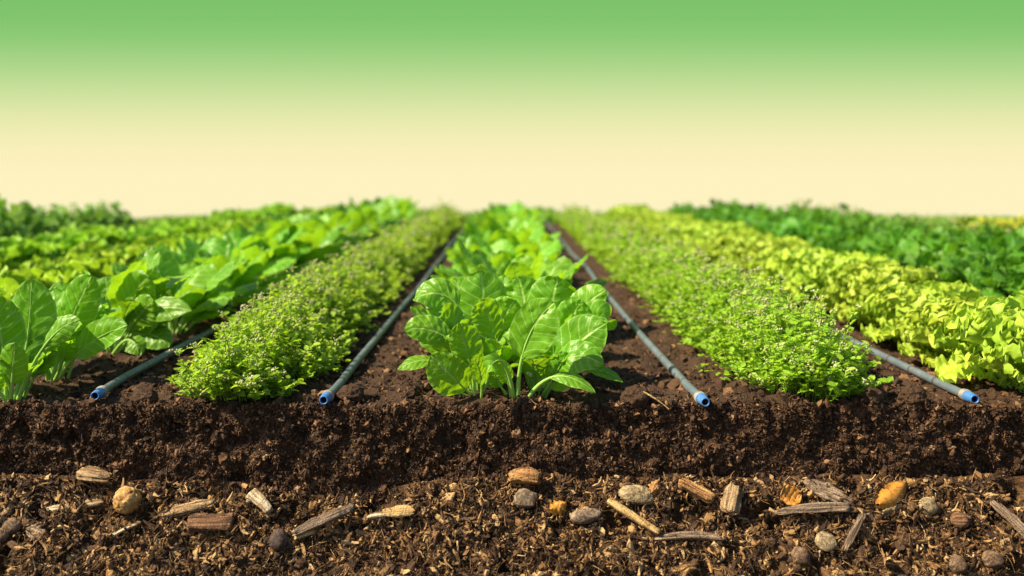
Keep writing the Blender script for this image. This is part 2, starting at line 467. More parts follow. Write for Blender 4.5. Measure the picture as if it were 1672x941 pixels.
def grid_faces(nr, nc):
    i, j = np.meshgrid(np.arange(nr - 1), np.arange(nc - 1), indexing='ij')
    b = (i * nc + j).ravel()
    return np.stack([b, b + 1, b + nc + 1, b + nc], -1)

# columns: dense in the middle
xs = np.concatenate([-np.geomspace(9, 1.12, 40), np.arange(-1.1, 1.1, .0042), np.geomspace(1.12, 9, 40)])
rows = []
for (y, z) in ((90, -12), (40, -4.6), (20, -1.6), (12, -.55), (9.6, -.16), (8.7, -.03)):
    rows.append(np.stack([xs, xs * 0 + y, xs * 0 + z], -1))
for y in np.geomspace(8.3, YF + .02, 300):
    rows.append(np.stack([xs, xs * 0 + y, top_z(xs, xs * 0 + y)], -1))
zt = top_z(xs, xs * 0 + YF + .02); y0 = face_y(xs, zt * 0 - .02)
for t in (.3, .6, .85):
    a = t * math.pi / 2
    yy = (YF + .02) + (y0 - YF - .02) * math.sin(a)
    zz = zt + (-.02 - zt) * (1 - math.cos(a))
    pz = np.stack([xs, yy, zz], -1)
    rows.append(pz + np.stack([xs * 0, -.003 * fbm(pz, .012, 2, 3), .004 * fbm(pz, .014, 2, 4)], -1))
for z in np.arange(-.02, -.20, -.0038):
    rows.append(np.stack([xs, face_y(xs, xs * 0 + z), xs * 0 + z], -1))
rows.append(np.stack([xs, xs * 0 + YF + .02, xs * 0 - 1.0], -1))
G = np.stack(rows)
acc = Acc(); acc.add(G.reshape(-1, 3), q=grid_faces(*G.shape[:2]))
ground = link('ground', acc.mesh('ground'), MSOIL); tag(ground, kind='structure')

xs2 = np.concatenate([-np.geomspace(9, 1.12, 20), np.arange(-1.1, 1.1, .0042), np.geomspace(1.12, 9, 20)])
rows = [mulch_pt(xs2, xs2 * 0 + s) for s in np.arange(-.12, 1.5, .028)]
rows.append(np.stack([xs2, xs2 * 0 + 1.35, xs2 * 0 - .45], -1)); rows.append(np.stack([xs2, xs2 * 0 + 1.1, xs2 * 0 - 1.0], -1))
G = np.stack(rows)
def subsoil_mat():
    m, nt = mat('brown_subsoil')
    tc = nt.nodes.new('ShaderNodeTexCoord'); v = tc.outputs['Object']
    n1 = noise(nt, v, 14, 4); n2 = noise(nt, v, 110, 5, .65); n3 = noise(nt, v, 300, 3, .6)
    f = math_(nt, 'ADD', math_(nt, 'MULTIPLY', n1, .5), math_(nt, 'MULTIPLY', n2, .6))
    col = ramp(nt, f, [(.3, (.020, .010, .004)), (.55, (.07, .036, .015)), (.8, (.18, .098, .04))])
    p = princ(nt, col, .85, .25, bump(nt, math_(nt, 'ADD', n2, math_(nt, 'MULTIPLY', n3, .5)), .9, .008))
    out(nt, p.outputs[0]); return m
acc = Acc(); acc.add(G.reshape(-1, 3), q=grid_faces(*G.shape[:2]))
sub = link('subsoil', acc.mesh('subsoil'), subsoil_mat()); tag(sub, kind='structure')

# crumbs of the cut face and the bed surface
rng = np.random.default_rng(4)
acc = Acc()
n = 42000
x = rng.uniform(-1.0, 1.0, n); z = rng.uniform(-.165, .004, n)
z = np.where(rng.random(n) < .12, rng.normal(-.004, .008, n), z)
y = face_y(x, np.minimum(z, -.01))
sz = .0010 + .0030 * rng.random(n) ** 3.5
clump = fbm(np.stack([x, y, z], -1), .03, 2, 77)
sz = sz * np.clip(1 + .7 * clump, .4, 2)
scatter_clods(acc, rng, np.stack([x, y - sz * .25, np.minimum(z, top_z(x, x*0 + YF + .02) + .004)], -1), sz, ICO0, (1.4, .7, .9), .6)
n = 240
x = rng.uniform(-1.0, 1.0, n); z = rng.uniform(-.15, -.005, n); sz = rng.uniform(.004, .009, n)
scatter_clods(acc, rng, np.stack([x, face_y(x, z) + sz * .35, z], -1), sz, ICO1, (1.2, .8, .9), .28)
n = 19000
x = rng.uniform(-1.0, 1.0, n); z = rng.uniform(-.155, .002, n)
pp = np.stack([x, face_y(x, np.minimum(z, -.01)) - .001, z], -1)
scatter_strips(acc, rng, pp, np.tile([0, -1., .3], (n, 1)), rng.uniform(.003, .011, n), rng.uniform(.0012, .0034, n), .9)
# bed surface, thinning out with distance
n = 26000
y = YF + .005 + (1 - rng.random(n) ** .55) * 2.6
x = rng.uniform(-1, 1, n) * np.minimum(.6 * y, 1.6)
sz = .0014 + .0050 * rng.random(n) ** 4
scatter_clods(acc, rng, np.stack([x, y, top_z(x, y) + sz * .2], -1), sz, ICO0, (1.3, 1.1, .7), .55)
n = 300
y = YF + .01 + rng.random(n) ** 2 * 2.0; x = rng.uniform(-1, 1, n) * np.minimum(.6 * y, 1.4); sz = rng.uniform(.005, .012, n)
scatter_clods(acc, rng, np.stack([x, y, top_z(x, y)], -1), sz, ICO1, (1.2, 1.1, .8), .28)
n = 5000
y = YF + .0 + rng.random(n) ** 1.7 * 1.6; x = rng.uniform(-1, 1, n) * np.minimum(.6 * y, 1.4)
scatter_strips(acc, rng, np.stack([x, y, top_z(x, y) + .001], -1), np.tile([0, 0, 1.], (n, 1)), rng.uniform(.005, .018, n), rng.uniform(.0012, .003, n), .6)
crumbs = link('soil_crumbs', acc.mesh('soil_crumbs', False), MCRUMB)
tag(crumbs, 'loose dark crumbs of soil covering the bed and its cut front face', 'soil crumbs', kind='stuff')

UP = np.array([0, 0, 1.])
# ------------------------------------------------------------------ irrigation pipes
def pipe_mat():
    m, nt = mat('weathered_pipe')
    tc = nt.nodes.new('ShaderNodeTexCoord'); v = tc.outputs['Object']
    sep = nt.nodes.new('ShaderNodeSeparateXYZ'); con(nt, v, sep.inputs[0])
    n1 = noise(nt, v, 22, 4); n2 = noise(nt, v, 140, 4, .6)
    col = mixc(nt, n1, (.045, .064, .082), (.16, .205, .235))
    dirt = maprange(nt, n2, .52, .68, 0, .75)
    col = mixc(nt, dirt, col, (.20, .15, .10))
    ring = maprange(nt, math_(nt, 'ABSOLUTE', math_(nt, 'SUBTRACT', math_(nt, 'FRACT', math_(nt, 'MULTIPLY', sep.outputs[1], 9.3)), .5)), .035, .015)
    col = mixc(nt, math_(nt, 'MULTIPLY', ring, .8), col, (.02, .025, .025))
    p = princ(nt, col, .42, .45, bump(nt, n2, .3, .002)); out(nt, p.outputs[0]); return m
def plastic(name, c1, c2, rough=.4):
    m, nt = mat(name); tc = nt.nodes.new('ShaderNodeTexCoord')
    n1 = noise(nt, tc.outputs['Object'], 70, 5, .65)
    col = mixc(nt, maprange(nt, n1, .42, .66), c1, c2)
    p = princ(nt, col, rough, .45, bump(nt, n1, .25, .002)); out(nt, p.outputs[0]); return m
MPIPE = pipe_mat()
MBLUE = plastic('blue_plastic', (.035, .16, .45), (.10, .21, .38))
MCOLLAR = plastic('dusty_collar', (.33, .29, .22), (.18, .17, .15), .6)
MHOLE = plastic('dark_inside', (.01, .012, .02), (.02, .02, .025), .8)

def lathe(acc, c0, d, prof, n=28):
    d = norm(d); S = norm(np.cross(d, UP)); Nn = np.cross(S, d)
    a = np.arange(n) * 2 * math.pi / n
    V = np.concatenate([c0 + d * t + r * (np.cos(a)[:, None] * S + np.sin(a)[:, None] * Nn) for t, r in prof])
    q = [(i*n+j, i*n+(j+1) % n, (i+1)*n+(j+1) % n, (i+1)*n+j) for i in range(len(prof) - 1) for j in range(n)]
    acc.add(V, q=q)
def irrigation_pipe(x, ytip, label, bend=0., tipdx=0., tipz=0.0):
    root = empty('irrigation_pipe', (x, ytip, 0))
    r = .0073
    ys = np.concatenate([np.linspace(.045, 1.2, 40), np.linspace(1.3, 7.7 - ytip, 40)])
    pr = np.random.default_rng(int(abs(x) * 1000))
    wob = .004 * np.sin(ys * 2.1 + x * 9) + .002 * np.sin(ys * 5.3 + x * 5)
    wob = wob * np.clip(ys * 3, 0, 1)
    zc = r + .0015 + .0025 * np.sin(ys * 3.7 + x * 20) * np.clip(ys * 2, 0, 1)
    dx = tipdx * np.exp(-(ys / .10) ** 2); dz = tipz * np.exp(-(ys / .08) ** 2)
    C = np.stack([wob + dx, ys, zc + dz], -1)
    a = Acc(); tube(a, C, r, 18); link('tube', a.mesh('pipe_tube'), MPIPE, root)
    # joint rings every so often
    d = norm(C[0] - C[2])
    c0 = C[0] + norm(C[2] - C[0]) * .004
    a = Acc()
    tt = [(-.003, r * 1.02), (-.001, r * 1.28), (.003, r * 1.36), (.006, r * 1.30), (.0075, r * 1.38), (.011, r * 1.36), (.013, r * 1.2), (.0131, r * .95)]
    lathe(a, c0, d, tt); link('collar', a.mesh('pipe_collar'), MCOLLAR, root)
    a = Acc()
    tt = [(.010, r * 1.05), (.0125, r * 1.22), (.016, r * 1.26), (.026, r * 1.16), (.036, r * 1.02), (.040, r * 1.00), (.0415, r * .94), (.0415, r * .72), (.038, r * .70), (.018, r * .68)]
    lathe(a, c0, d, tt); cap = link('connector', a.mesh('pipe_connector'), MBLUE, root)
    a = Acc()
    lathe(a, c0, d, [(.037, r * .70), (.0185, r * .67), (.018, .0002)]); link('bore', a.mesh('pipe_bore'), MHOLE, cap)
    tag(root, label, 'pipe', 'irrigation pipes laid between the rows')
    return root
irrigation_pipe(-.284, 1.565, 'grey irrigation pipe with blue end just left of the centre spinach row', tipdx=-.004, tipz=.004)
irrigation_pipe(.308, 1.565, 'grey irrigation pipe with blue end just right of the centre spinach row', tipdx=.006, tipz=.001)
irrigation_pipe(-.680, 1.605, 'irrigation pipe between the left spinach row and left flowering herb bed', tipdx=.012, tipz=.002)
irrigation_pipe(.750, 1.575, 'irrigation pipe between the right herb bed and lime lettuce row', tipdx=-.004, tipz=.003)

# ------------------------------------------------------------------ crops
UP = np.array([0, 0, 1.])
def nth(i):
    return ['first', 'second', 'third', 'fourth', 'fifth', 'sixth', 'seventh', 'eighth', 'ninth', 'tenth', 'eleventh', 'twelfth', 'thirteenth', 'fourteenth',
            'fifteenth', 'sixteenth', 'seventeenth', 'eighteenth', 'nineteenth', 'twentieth'][i]

def make_plant(name, bl, st, mb, ms, loc=(0, 0, 0)):
    root = empty(name, loc)
    link('foliage', bl.mesh(name + '_foliage'), mb, root)
    if st is not None: link('stalks', st.mesh(name + '_stalks'), ms, root)
    return root
def dup(root):
    r = root.copy(); COL.objects.link(r)
    for ch in root.children:
        c = ch.copy(); COL.objects.link(c); c.parent = r
    return r

class Row:
    """a row of plants copied from a few source plants; the sources themselves become the first of the row"""
    def __init__(self, protos): self.p = protos; self.used = [False] * len(protos)
    def take(self, k):
        k %= len(self.p)
        if not self.used[k]:
            self.used[k] = True; return self.p[k]
        return dup(self.p[k])

def plant_row(X, y0, y1, pitch, protos, labels, cat, group, seed, jit=.02, smin=.9, smax=1.12, start=0, tail=None):
    rg = np.random.default_rng(seed); row = Row(protos)
    ys = []
    y = y0
    while y < y1:
        if abs(X) / y < .545: ys.append(y)
        y += pitch * rg.uniform(.9, 1.1)
    for i, y in enumerate(ys):
        o = row.take(int(rg.integers(0, 99)) if i >= len(protos) else i)
        xx = X + rg.uniform(-jit, jit)
        o.location = (xx, y, float(top_z(xx, y)) - .003)
        o.rotation_euler = (0, 0, rg.uniform(0, 6.28))
        s = rg.uniform(smin, smax); o.scale = (s, s, s * rg.uniform(.94, 1.06))
        k = i + start
        if i < (len(ys) + 1) // 2: lb = labels[0].format(nth(k))
        else: lb = labels[1].format(nth(len(ys) - 1 - i))
        tag(o, lb.replace('first-nearest', 'nearest'), cat, group)
    for k, u in enumerate(row.used):
        if not u:
            for ch in list(row.p[k].children): bpy.data.objects.remove(ch)
            bpy.data.objects.remove(row.p[k])

HERO = dict(nu=10, nv=34, tube_n=8, cup=-.2)
def hero_leaf(bl, st, rg, p0, p1, p2, Y, hw, nrm=(0, -1, .35), pet=.38, prof='spin', **kw):
    Y0, Y1, Y2 = Y
    P0 = at(*p0, Y0); P1 = at(*p1, Y1); P2 = at(*p2, Y2)
    P0[2] = max(min(P0[2], .03), -.004) if p0[1] > 600 else P0[2]
    d = dict(HERO); d.update(kw); d['blister'] = d.get('blister', .05) * 1.15; d['ruf'] = d.get('ruf', .06) * .6
    if prof == 'spin': prof = 'round'; hw = hw * 1.08
    leaf(bl, st, P0, P1, P2, hw * Y1 / F, norm(np.array(nrm, float)), rg, pet=pet, prof=prof, **d)

def filler(bl, st, rg, base, n, L, lean, azc, azr, W=.27, prof='spin'):
    for i in range(n):
        az = azc + rg.uniform(-azr, azr); th = R(rg.uniform(*lean)); l = L * rg.uniform(.75, 1.1)
        o = np.array([math.cos(az), math.sin(az), 0.])
        P0 = np.array(base, float) + o * rg.uniform(.0, .02) + np.array([0, 0, -.004])
        P1 = P0 + (o * math.sin(th * .6) + UP * math.cos(th * .6)) * l * .56
        P2 = P1 + (o * math.sin(th * 1.2 + .3) + UP * math.cos(th * 1.2 + .3)) * l * .5
        leaf(bl, st, P0, P1, P2, W * l * rg.uniform(.8, 1.1), UP * math.sin(th) - o * math.cos(th) + 1e-3, rg,
             pet=rg.uniform(.32, .45), prof=prof, roll=rg.uniform(-.4, .4), twist=rg.uniform(-.5, .5), nu=6, nv=22, blister=.06, ruf=.06, rstem=.0032)

# --- the two big plants at the front of the centre row
rg = np.random.default_rng(11)
bl, st = Acc(), Acc()
H = lambda *a, **k: hero_leaf(bl, st, rg, *a, **k)
H((772, 648), (745, 622), (703, 580), (1.64, 1.60, 1.60), 31, nrm=(-.1, -1, .15), pet=.2, blister=.05, cup=.1)
H((772, 646), (752, 522), (660, 538), (1.68, 1.68, 1.66), 23, nrm=(-.1, -.75, .7), pet=.52, blister=.09, ruf=.07)
H((770, 644), (716, 560), (649, 604), (1.68, 1.68, 1.66), 16, nrm=(0, -.6, .9), pet=.5, prof='narrow', cup=-.1)
H((790, 636), (762, 438), (674, 490), (1.74, 1.76, 1.74), 27, nrm=(-.1, -.75, .7), pet=.5, blister=.09)
H((792, 630), (792, 520), (786, 440), (1.74, 1.80, 1.80), 43, nrm=(.1, -1, .2), pet=.34, blister=.04, prof='round')
H((800, 640), (815, 520), (782, 490), (1.68, 1.70, 1.66), 24, nrm=(.2, -.9, .5), pet=.4, blister=.1, ruf=.09)
H((776, 648), (768, 580), (748, 528), (1.63, 1.62, 1.60), 25, nrm=(0, -1, .3), pet=.34, blister=.1, ruf=.08)
H((776, 646), (772, 520), (728, 552), (1.66, 1.66, 1.63), 24, nrm=(-.1, -.8, .7), pet=.4, blister=.1, ruf=.09)
H((786, 650), (790, 610), (772, 582), (1.62, 1.60, 1.58), 14, nrm=(.3, -1, .3), pet=.3, blister=.06)
H((790, 648), (806, 560), (826, 566), (1.66, 1.66, 1.62), 24, nrm=(.2, -.9, .5), pet=.36, blister=.09)
H((786, 646), (740, 500), (716, 520), (1.70, 1.72, 1.70), 24, nrm=(-.2, -.8, .6), pet=.45, blister=.09)
H((800, 640), (810, 520), (842, 490), (1.74, 1.74, 1.72), 30, nrm=(.1, -.9, .5), pet=.36, blister=.08)
H((800, 640), (770, 500), (740, 455), (1.80, 1.84, 1.86), 28, nrm=(-.3, -.9, .5), pet=.4, blister=.06)
H((770, 650), (742, 640), (720, 612), (1.65, 1.63, 1.62), 12, nrm=(-.1, -1, .4), pet=.3, prof='narrow')
filler(bl, st, rg, at(788, 648, 1.72) * [1, 1, 0], 9, .17, (12, 48), 1.9, 1.9)
filler(bl, st, rg, at(785, 648, 1.68) * [1, 1, 0], 7, .11, (10, 50), 4.4, 1.5)
pl = make_plant('spinach_plant', bl, st, MS, MSTEM)
tag(pl, 'big glossy spinach plant at the front of the centre row, leaves reaching left', 'spinach', 'spinach plants in the centre row')

bl, st = Acc(), Acc(); rg = np.random.default_rng(12)
H = lambda *a, **k: hero_leaf(bl, st, rg, *a, **k)
H((846, 657), (843, 545), (905, 494), (1.61, 1.58, 1.58), 36, nrm=(-.15, -1, .45), pet=.36, blister=.05, ruf=.05, fold=.25, rstem=.0042)
H((840, 656), (822, 535), (784, 632), (1.61, 1.58, 1.56), 16, nrm=(-.2, -.8, .6), pet=.44, blister=.04, prof='narrow', rstem=.0038)
H((858, 657), (902, 580), (972, 642), (1.61, 1.58, 1.57), 17, nrm=(.1, -.6, .9), pet=.4, blister=.04, prof='narrow', rstem=.004, cup=-.1)
H((892, 642), (925, 560), (990, 528), (1.68, 1.64, 1.64), 37, nrm=(-.1, -1, .45), pet=.22, blister=.06)
H((890, 644), (920, 550), (985, 598), (1.66, 1.62, 1.60), 28, nrm=(.1, -.75, .75), pet=.26, blister=.06)
H((898, 636), (930, 500), (990, 474), (1.76, 1.78, 1.78), 26, nrm=(-.15, -1, .45), pet=.4, blister=.06)
H((900, 636), (962, 470), (1004, 538), (1.74, 1.74, 1.73), 25, nrm=(.2, -.9, .6), pet=.42, blister=.06)
H((905, 640), (962, 580), (1017, 624), (1.74, 1.74, 1.72), 13, nrm=(0, -.6, .9), pet=.45, prof='narrow', cup=-.1)
H((884, 636), (892, 510), (912, 452), (1.76, 1.82, 1.80), 44, nrm=(0, -1, .3), pet=.34, blister=.05, prof='round')
H((868, 636), (862, 500), (846, 452), (1.78, 1.86, 1.86), 38, nrm=(0, -1, .35), pet=.36, blister=.07, prof='round')
H((880, 642), (880, 560), (868, 520), (1.70, 1.70, 1.68), 26, nrm=(0, -1, .4), pet=.34, blister=.09)
H((872, 648), (880, 600), (886, 545), (1.67, 1.66, 1.66), 22, nrm=(.2, -1, .2), pet=.3, blister=.09)
H((884, 648), (910, 610), (925, 575), (1.66, 1.63, 1.63), 20, nrm=(.1, -1, .2), pet=.3, blister=.06)
H((835, 652), (830, 610), (812, 590), (1.62, 1.61, 1.60), 13, nrm=(-.1, -1, .3), pet=.34, blister=.06)
H((832, 650), (812, 628), (806, 606), (1.63, 1.62, 1.61), 12, nrm=(-.1, -1, .3), pet=.4, blister=.06)
H((890, 650), (900, 615), (940, 612), (1.66, 1.64, 1.63), 18, nrm=(.1, -1, .4), pet=.25, blister=.06)
H((890, 640), (930, 520), (950, 490), (1.72, 1.72, 1.72), 30, nrm=(.1, -1, .3), pet=.3, blister=.08)
filler(bl, st, rg, at(882, 648, 1.74) * [1, 1, 0], 10, .17, (10, 46), 1.3, 1.9)
filler(bl, st, rg, at(876, 650, 1.69) * [1, 1, 0], 8, .11, (8, 45), 4.7, 1.6)
# a few small flower buds between the leaves
ba = Acc()
for (px, py) in ((879, 578), (888, 588), (877, 594), (869, 593), (862, 610), (866, 612), (882, 560)):
    c = at(px, py, 1.635); scatter_clods(ba, rg, c[None], np.array([.0032]), ICO1, (1, 1, 1.2), .1)
    tube(st, bez(at(878, 650, 1.66), at(px, 625, 1.65), c, np.linspace(0, 1, 6)), .0009, 4)
pr = make_plant('spinach_plant', bl, st, MS, MSTEM)
link('buds', ba.mesh('spinach_buds'), MFLOWER, pr)
tag(pr, 'big glossy spinach plant at the front of the centre row, leaves reaching right', 'spinach', 'spinach plants in the centre row')

SPK = dict(blister=.09, ruf=.04, nu=5, nv=18, rstem=.003)
def spinach_protos(seed, count, mb, **kw):
    res = []
    for k in range(count):
        rg = np.random.default_rng(seed + k); d = dict(SPK); d.update(kw)
        b, s = rosette(rg, **d); res.append(make_plant('spinach_plant', b, s, mb, MSTEM))
    return res
plant_row(.004, 2.02, 7.5, .27, spinach_protos(100, 5, MS, n=30, L=.212, W=.23, lean=(72, 4), base=.030, prof='round', pet=(.34, .44), cup=-.25, arch=True, nu=6, nv=22),
          ('{} spinach plant behind the two big ones in the centre row', 'blurred spinach plant, {} from the far end of the centre row'),
          'spinach', 'spinach plants in the centre row', 5, jit=.03, smin=.9, smax=1.08)

# --- front plants of the left spinach row
bl, st = Acc(), Acc(); rg = np.random.default_rng(21)
H = lambda *a, **k: hero_leaf(bl, st, rg, *a, **k)
H((18, 656), (20, 610), (25, 560), (1.61, 1.58, 1.57), 24, nrm=(0, -1, .2), pet=.3, blister=.06, rstem=.004)
H((22, 654), (52, 560), (50, 455), (1.64, 1.68, 1.68), 39, nrm=(.1, -1, .15), pet=.34, blister=.04, prof='round', rstem=.004)
H((30, 652), (72, 535), (130, 522), (1.62, 1.60, 1.60), 20, nrm=(.1, -.85, .6), pet=.42, blister=.05, rstem=.004, prof='narrow')
H((10, 654), (10, 560), (-14, 482), (1.64, 1.64, 1.62), 34, nrm=(0, -1, .3), pet=.34, blister=.08, rstem=.004)
H((12, 656), (-5, 640), (-20, 600), (1.61, 1.60, 1.58), 20, nrm=(0, -1, .3), pet=.4, blister=.05, rstem=.004)
H((25, 652), (40, 590), (70, 548), (1.68, 1.68, 1.68), 26, nrm=(.1, -1, .3), pet=.34, blister=.06, rstem=.004)
filler(bl, st, rg, at(14, 655, 1.66) * [1, 1, 0], 9, .17, (10, 50), 1.8, 2.0)
filler(bl, st, rg, at(22, 655, 1.66) * [1, 1, 0], 7, .11, (20, 60), -.6, 1.6)
pl = make_plant('spinach_plant', bl, st, MS2, MSTEM)
tag(pl, 'spinach plant nearest the front edge in the left row, at the photo\'s left edge', 'spinach', 'spinach plants in the left row')

bl, st = Acc(), Acc(); rg = np.random.default_rng(22)
H = lambda *a, **k: hero_leaf(bl, st, rg, *a, **k)
H((85, 620), (112, 520), (150, 450), (1.80, 1.78, 1.76), 31, nrm=(.1, -.95, .35), pet=.34, blister=.07, rstem=.004)
H((98, 616), (135, 552), (208, 532), (1.80, 1.76, 1.74), 25, nrm=(.05, -.9, .45), pet=.3, blister=.04, cup=.08, rstem=.004)
H((80, 620), (88, 540), (100, 460), (1.84, 1.90, 1.92), 30, nrm=(.1, -1, .2), pet=.36, blister=.05, prof='round', rstem=.004)
H((88, 618), (130, 530), (170, 500), (1.82, 1.82, 1.82), 26, nrm=(.1, -1, .3), pet=.36, blister=.08, rstem=.004)
H((78, 620), (70, 560), (66, 500), (1.80, 1.78, 1.76), 26, nrm=(-.1, -1, .3), pet=.34, blister=.07, rstem=.004)
H((90, 620), (105, 590), (110, 560), (1.78, 1.75, 1.74), 14, nrm=(.1, -1, .2), pet=.5, blister=.05, rstem=.0035)
filler(bl, st, rg, at(90, 618, 1.84) * [1, 1, 0], 10, .18, (10, 50), 1.5, 2.2)
filler(bl, st, rg, at(92, 620, 1.82) * [1, 1, 0], 8, .12, (15, 55), -.9, 1.6)
pl = make_plant('spinach_plant', bl, st, MS2, MSTEM)
tag(pl, 'second spinach plant in the left row, broad smooth leaf pointing right over bare soil', 'spinach', 'spinach plants in the left row')

bl, st = Acc(), Acc(); rg = np.random.default_rng(23)
H = lambda *a, **k: hero_leaf(bl, st, rg, *a, **k)
H((185, 578), (222, 480), (313, 508), (2.05, 2.02, 2.0), 22, nrm=(.05, -.85, .6), pet=.4, blister=.05, prof='narrow', rstem=.004)
H((180, 578), (205, 480), (244, 452), (2.05, 2.05, 2.02), 30, nrm=(.1, -.95, .35), pet=.34, blister=.07, rstem=.004)
H((185, 578), (215, 530), (228, 582), (2.03, 2.0, 1.98), 18, nrm=(.1, -.8, .7), pet=.45, blister=.05, prof='narrow', rstem=.004)
H((190, 578), (240, 520), (275, 568), (2.05, 2.04, 2.02), 22, nrm=(.1, -.8, .7), pet=.4, blister=.05, rstem=.004)
H((180, 578), (180, 500), (172, 452), (2.08, 2.1, 2.1), 32, nrm=(0, -1, .3), pet=.34, blister=.07, rstem=.004)
H((185, 578), (220, 520), (250, 490), (2.05, 2.03, 2.0), 28, nrm=(.1, -1, .4), pet=.34, blister=.08, rstem=.004)
filler(bl, st, rg, at(183, 578, 2.08) * [1, 1, 0], 12, .2, (10, 55), 1.5, 2.4)
filler(bl, st, rg, at(185, 580, 2.06) * [1, 1, 0], 8, .13, (15, 60), -.9, 1.6)
pl = make_plant('spinach_plant', bl, st, MS2, MSTEM)
tag(pl, 'third spinach plant in the left row, with low leaves drooping beside the pipe', 'spinach', 'spinach plants in the left row')

plant_row(-.80, 2.34, 7.6, .27, spinach_protos(130, 5, MS2, n=27, L=.225, W=.225, lean=(70, 4), base=.032, prof='round', pet=(.36, .46), cup=-.25, arch=True, nu=6, nv=22),
          ('{} spinach plant from the front in the left row', 'blurred spinach plant, {} from the far end of the left row'),
          'spinach', 'spinach plants in the left row', 6, jit=.03, start=3)

# --- lettuces
LT = dict(prof='lett', pet=(.06, .16), lobes=.13, ruf=.24, rfreq=3.6, blister=.06, nu=7, nv=24, rstem=.0026, cup=.45, droop=.35)
def lettuce_protos(seed, count, mb, name='lettuce', **kw):
    res = []
    for k in range(count):
        rg = np.random.default_rng(seed + k); d = dict(LT); d.update(kw)
        b, s = rosette(rg, **d); res.append(make_plant(name, b, s, mb, MSTEM))
    return res
plant_row(.915, 1.70, 7.6, .23, lettuce_protos(200, 6, MLIME, n=88, L=.138, W=.275, lean=(84, 2), base=.045, nu=11, nv=56, ruf=.19, rfreq=4.6, lobes=.06, cup=.35, droop=.3, blister=.12),
          ('{} frilly lime lettuce from the front in the row beside the right pipe', 'blurred lime lettuce, {} from the far end of its row'),
          'lettuce', 'lime lettuces in the right row', 7, jit=.025, smin=.95, smax=1.15)
LTF = dict(nu=5, nv=20)
plant_row(-1.20, 1.7, 7.4, .25, lettuce_protos(220, 4, MLET, n=60, L=.140, W=.26, lean=(76, 3), base=.035, droop=.2, ruf=.28, rfreq=3.2, **LTF),
          ('{}-nearest yellow-green lettuce in the row behind the left spinach', 'blurred yellow-green lettuce, {} from the far end, behind the left spinach'),
          'lettuce', 'yellow-green lettuces behind the left spinach', 8, jit=.03)
plant_row(-1.68, 1.7, 7.4, .25, lettuce_protos(240, 4, MMID, 'leafy_green', n=72, L=.142, W=.24, lean=(84, 3), base=.04, ruf=.26, rfreq=3.0, **LTF),
          ('{}-nearest mid-green plant in the third row in from the left', 'blurred mid-green plant, {} from the far end of the third left row'),
          'leafy green', 'leafy greens in the third row from the left', 9, jit=.03)

def bush_proto(seed, mb, name, n=150, Rr=.15, Hh=.18, L=.05, flowers=None, nu=2, nv=5):
    rg = np.random.default_rng(seed); b = Acc(); s = Acc(); fl = Acc()
    for i in range(n):
        az = rg.uniform(0, 6.28); el = math.asin(rg.random() ** .8) if rg.random() < .8 else rg.uniform(0, 1.2)
        rr = rg.uniform(.55, 1.05)
        o = np.array([math.cos(az), math.sin(az), 0.])
        c = o * Rr * rr * math.cos(el) + UP * (Hh * rr * math.sin(el) * rg.uniform(.85, 1.1) + .015)
        d = norm(o * math.cos(el) + UP * (math.sin(el) * .7 + .2) + rg.normal(size=3) * .45)
        l = L * rg.uniform(.7, 1.35)
        leaf(b, None, c - d * l * .4, c + d * l * .2 + UP * l * .15, c + d * l * .6 - UP * l * .15, l * .42, norm(UP + o * .5 + rg.normal(size=3) * .4), rg,
             pet=.02, prof='lett', lobes=.2, ruf=.16, rfreq=2, nu=nu, nv=nv, blister=0)
        if i % 5 == 0:
            tube(s, bez(np.array([0, 0, -.003]) + o * .01, o * .04 + UP * c[2] * .6, c, np.linspace(0, 1, 5)), .0016, 4)
    if flowers:
        for i in range(flowers):
            az = rg.uniform(0, 6.28); rr = Rr * rg.random() ** .5
            c = np.array([rr * math.cos(az), rr * math.sin(az), Hh * (1.0 + rg.uniform(0, .25)) * (1 - .35 * (rr / Rr) ** 2)])
            tube(s, bez(c * [.3, .3, .2], c * [1, 1, .6], c, np.linspace(0, 1, 5)), .0012, 4)
            scatter_clods(fl, rg, c + rg.normal(size=(5, 3)) * .006, rg.uniform(.004, .007, 5), ICO0, (1, 1, .8), .2)
    root = make_plant(name, b, s, mb, MHSTEM)
    if flowers: link('blossom', fl.mesh(name + '_blossom'), MYELLOW if flowers > 10 else MFLOWER, root)
    return root
plant_row(-2.22, 3.9, 5.75, .27, [bush_proto(300 + k, MDULL, 'leafy_bush', 150, .17, .20, .055) for k in range(3)],
          ('{}-nearest tall dull green bush in the leftmost row', 'tall dull green bush, {} from the right end of the leftmost row'),
          'leafy green', 'tall bushes in the leftmost row', 10, jit=.03)
plant_row(1.30, 2.3, 7.4, .22, [bush_proto(320 + k, MKALE, 'dark_green_bush', 200, .155, .14, .054) for k in range(4)],
          ('{}-nearest dark curly green plant in the row right of the lime lettuce', 'blurred dark curly plant, {} from the far end, right of the lime lettuce'),
          'leafy green', 'dark curly greens right of the lime lettuce', 11, jit=.03)
plant_row(1.62, 2.9, 7.2, .24, [bush_proto(340 + k, MKALE, 'dark_green_bush', 190, .165, .15, .048) for k in range(3)],
          ('{}-nearest dark plant in the second dark green row from the lettuce', 'blurred dark plant, {} from the far end of the second dark row'),
          'leafy green', 'dark curly greens in the second dark row', 12, jit=.03)
plant_row(2.0, 3.6, 7.0, .26, [bush_proto(360 + k, MDULL, 'budding_herb', 170, .17, .138, .042, flowers=7) for k in range(3)],
          ('{}-nearest dull green budding plant behind the dark green rows', 'blurred dull green budding plant, {} from the far end of its row'),
          'herb', 'budding plants behind the dark rows', 13, jit=.03)
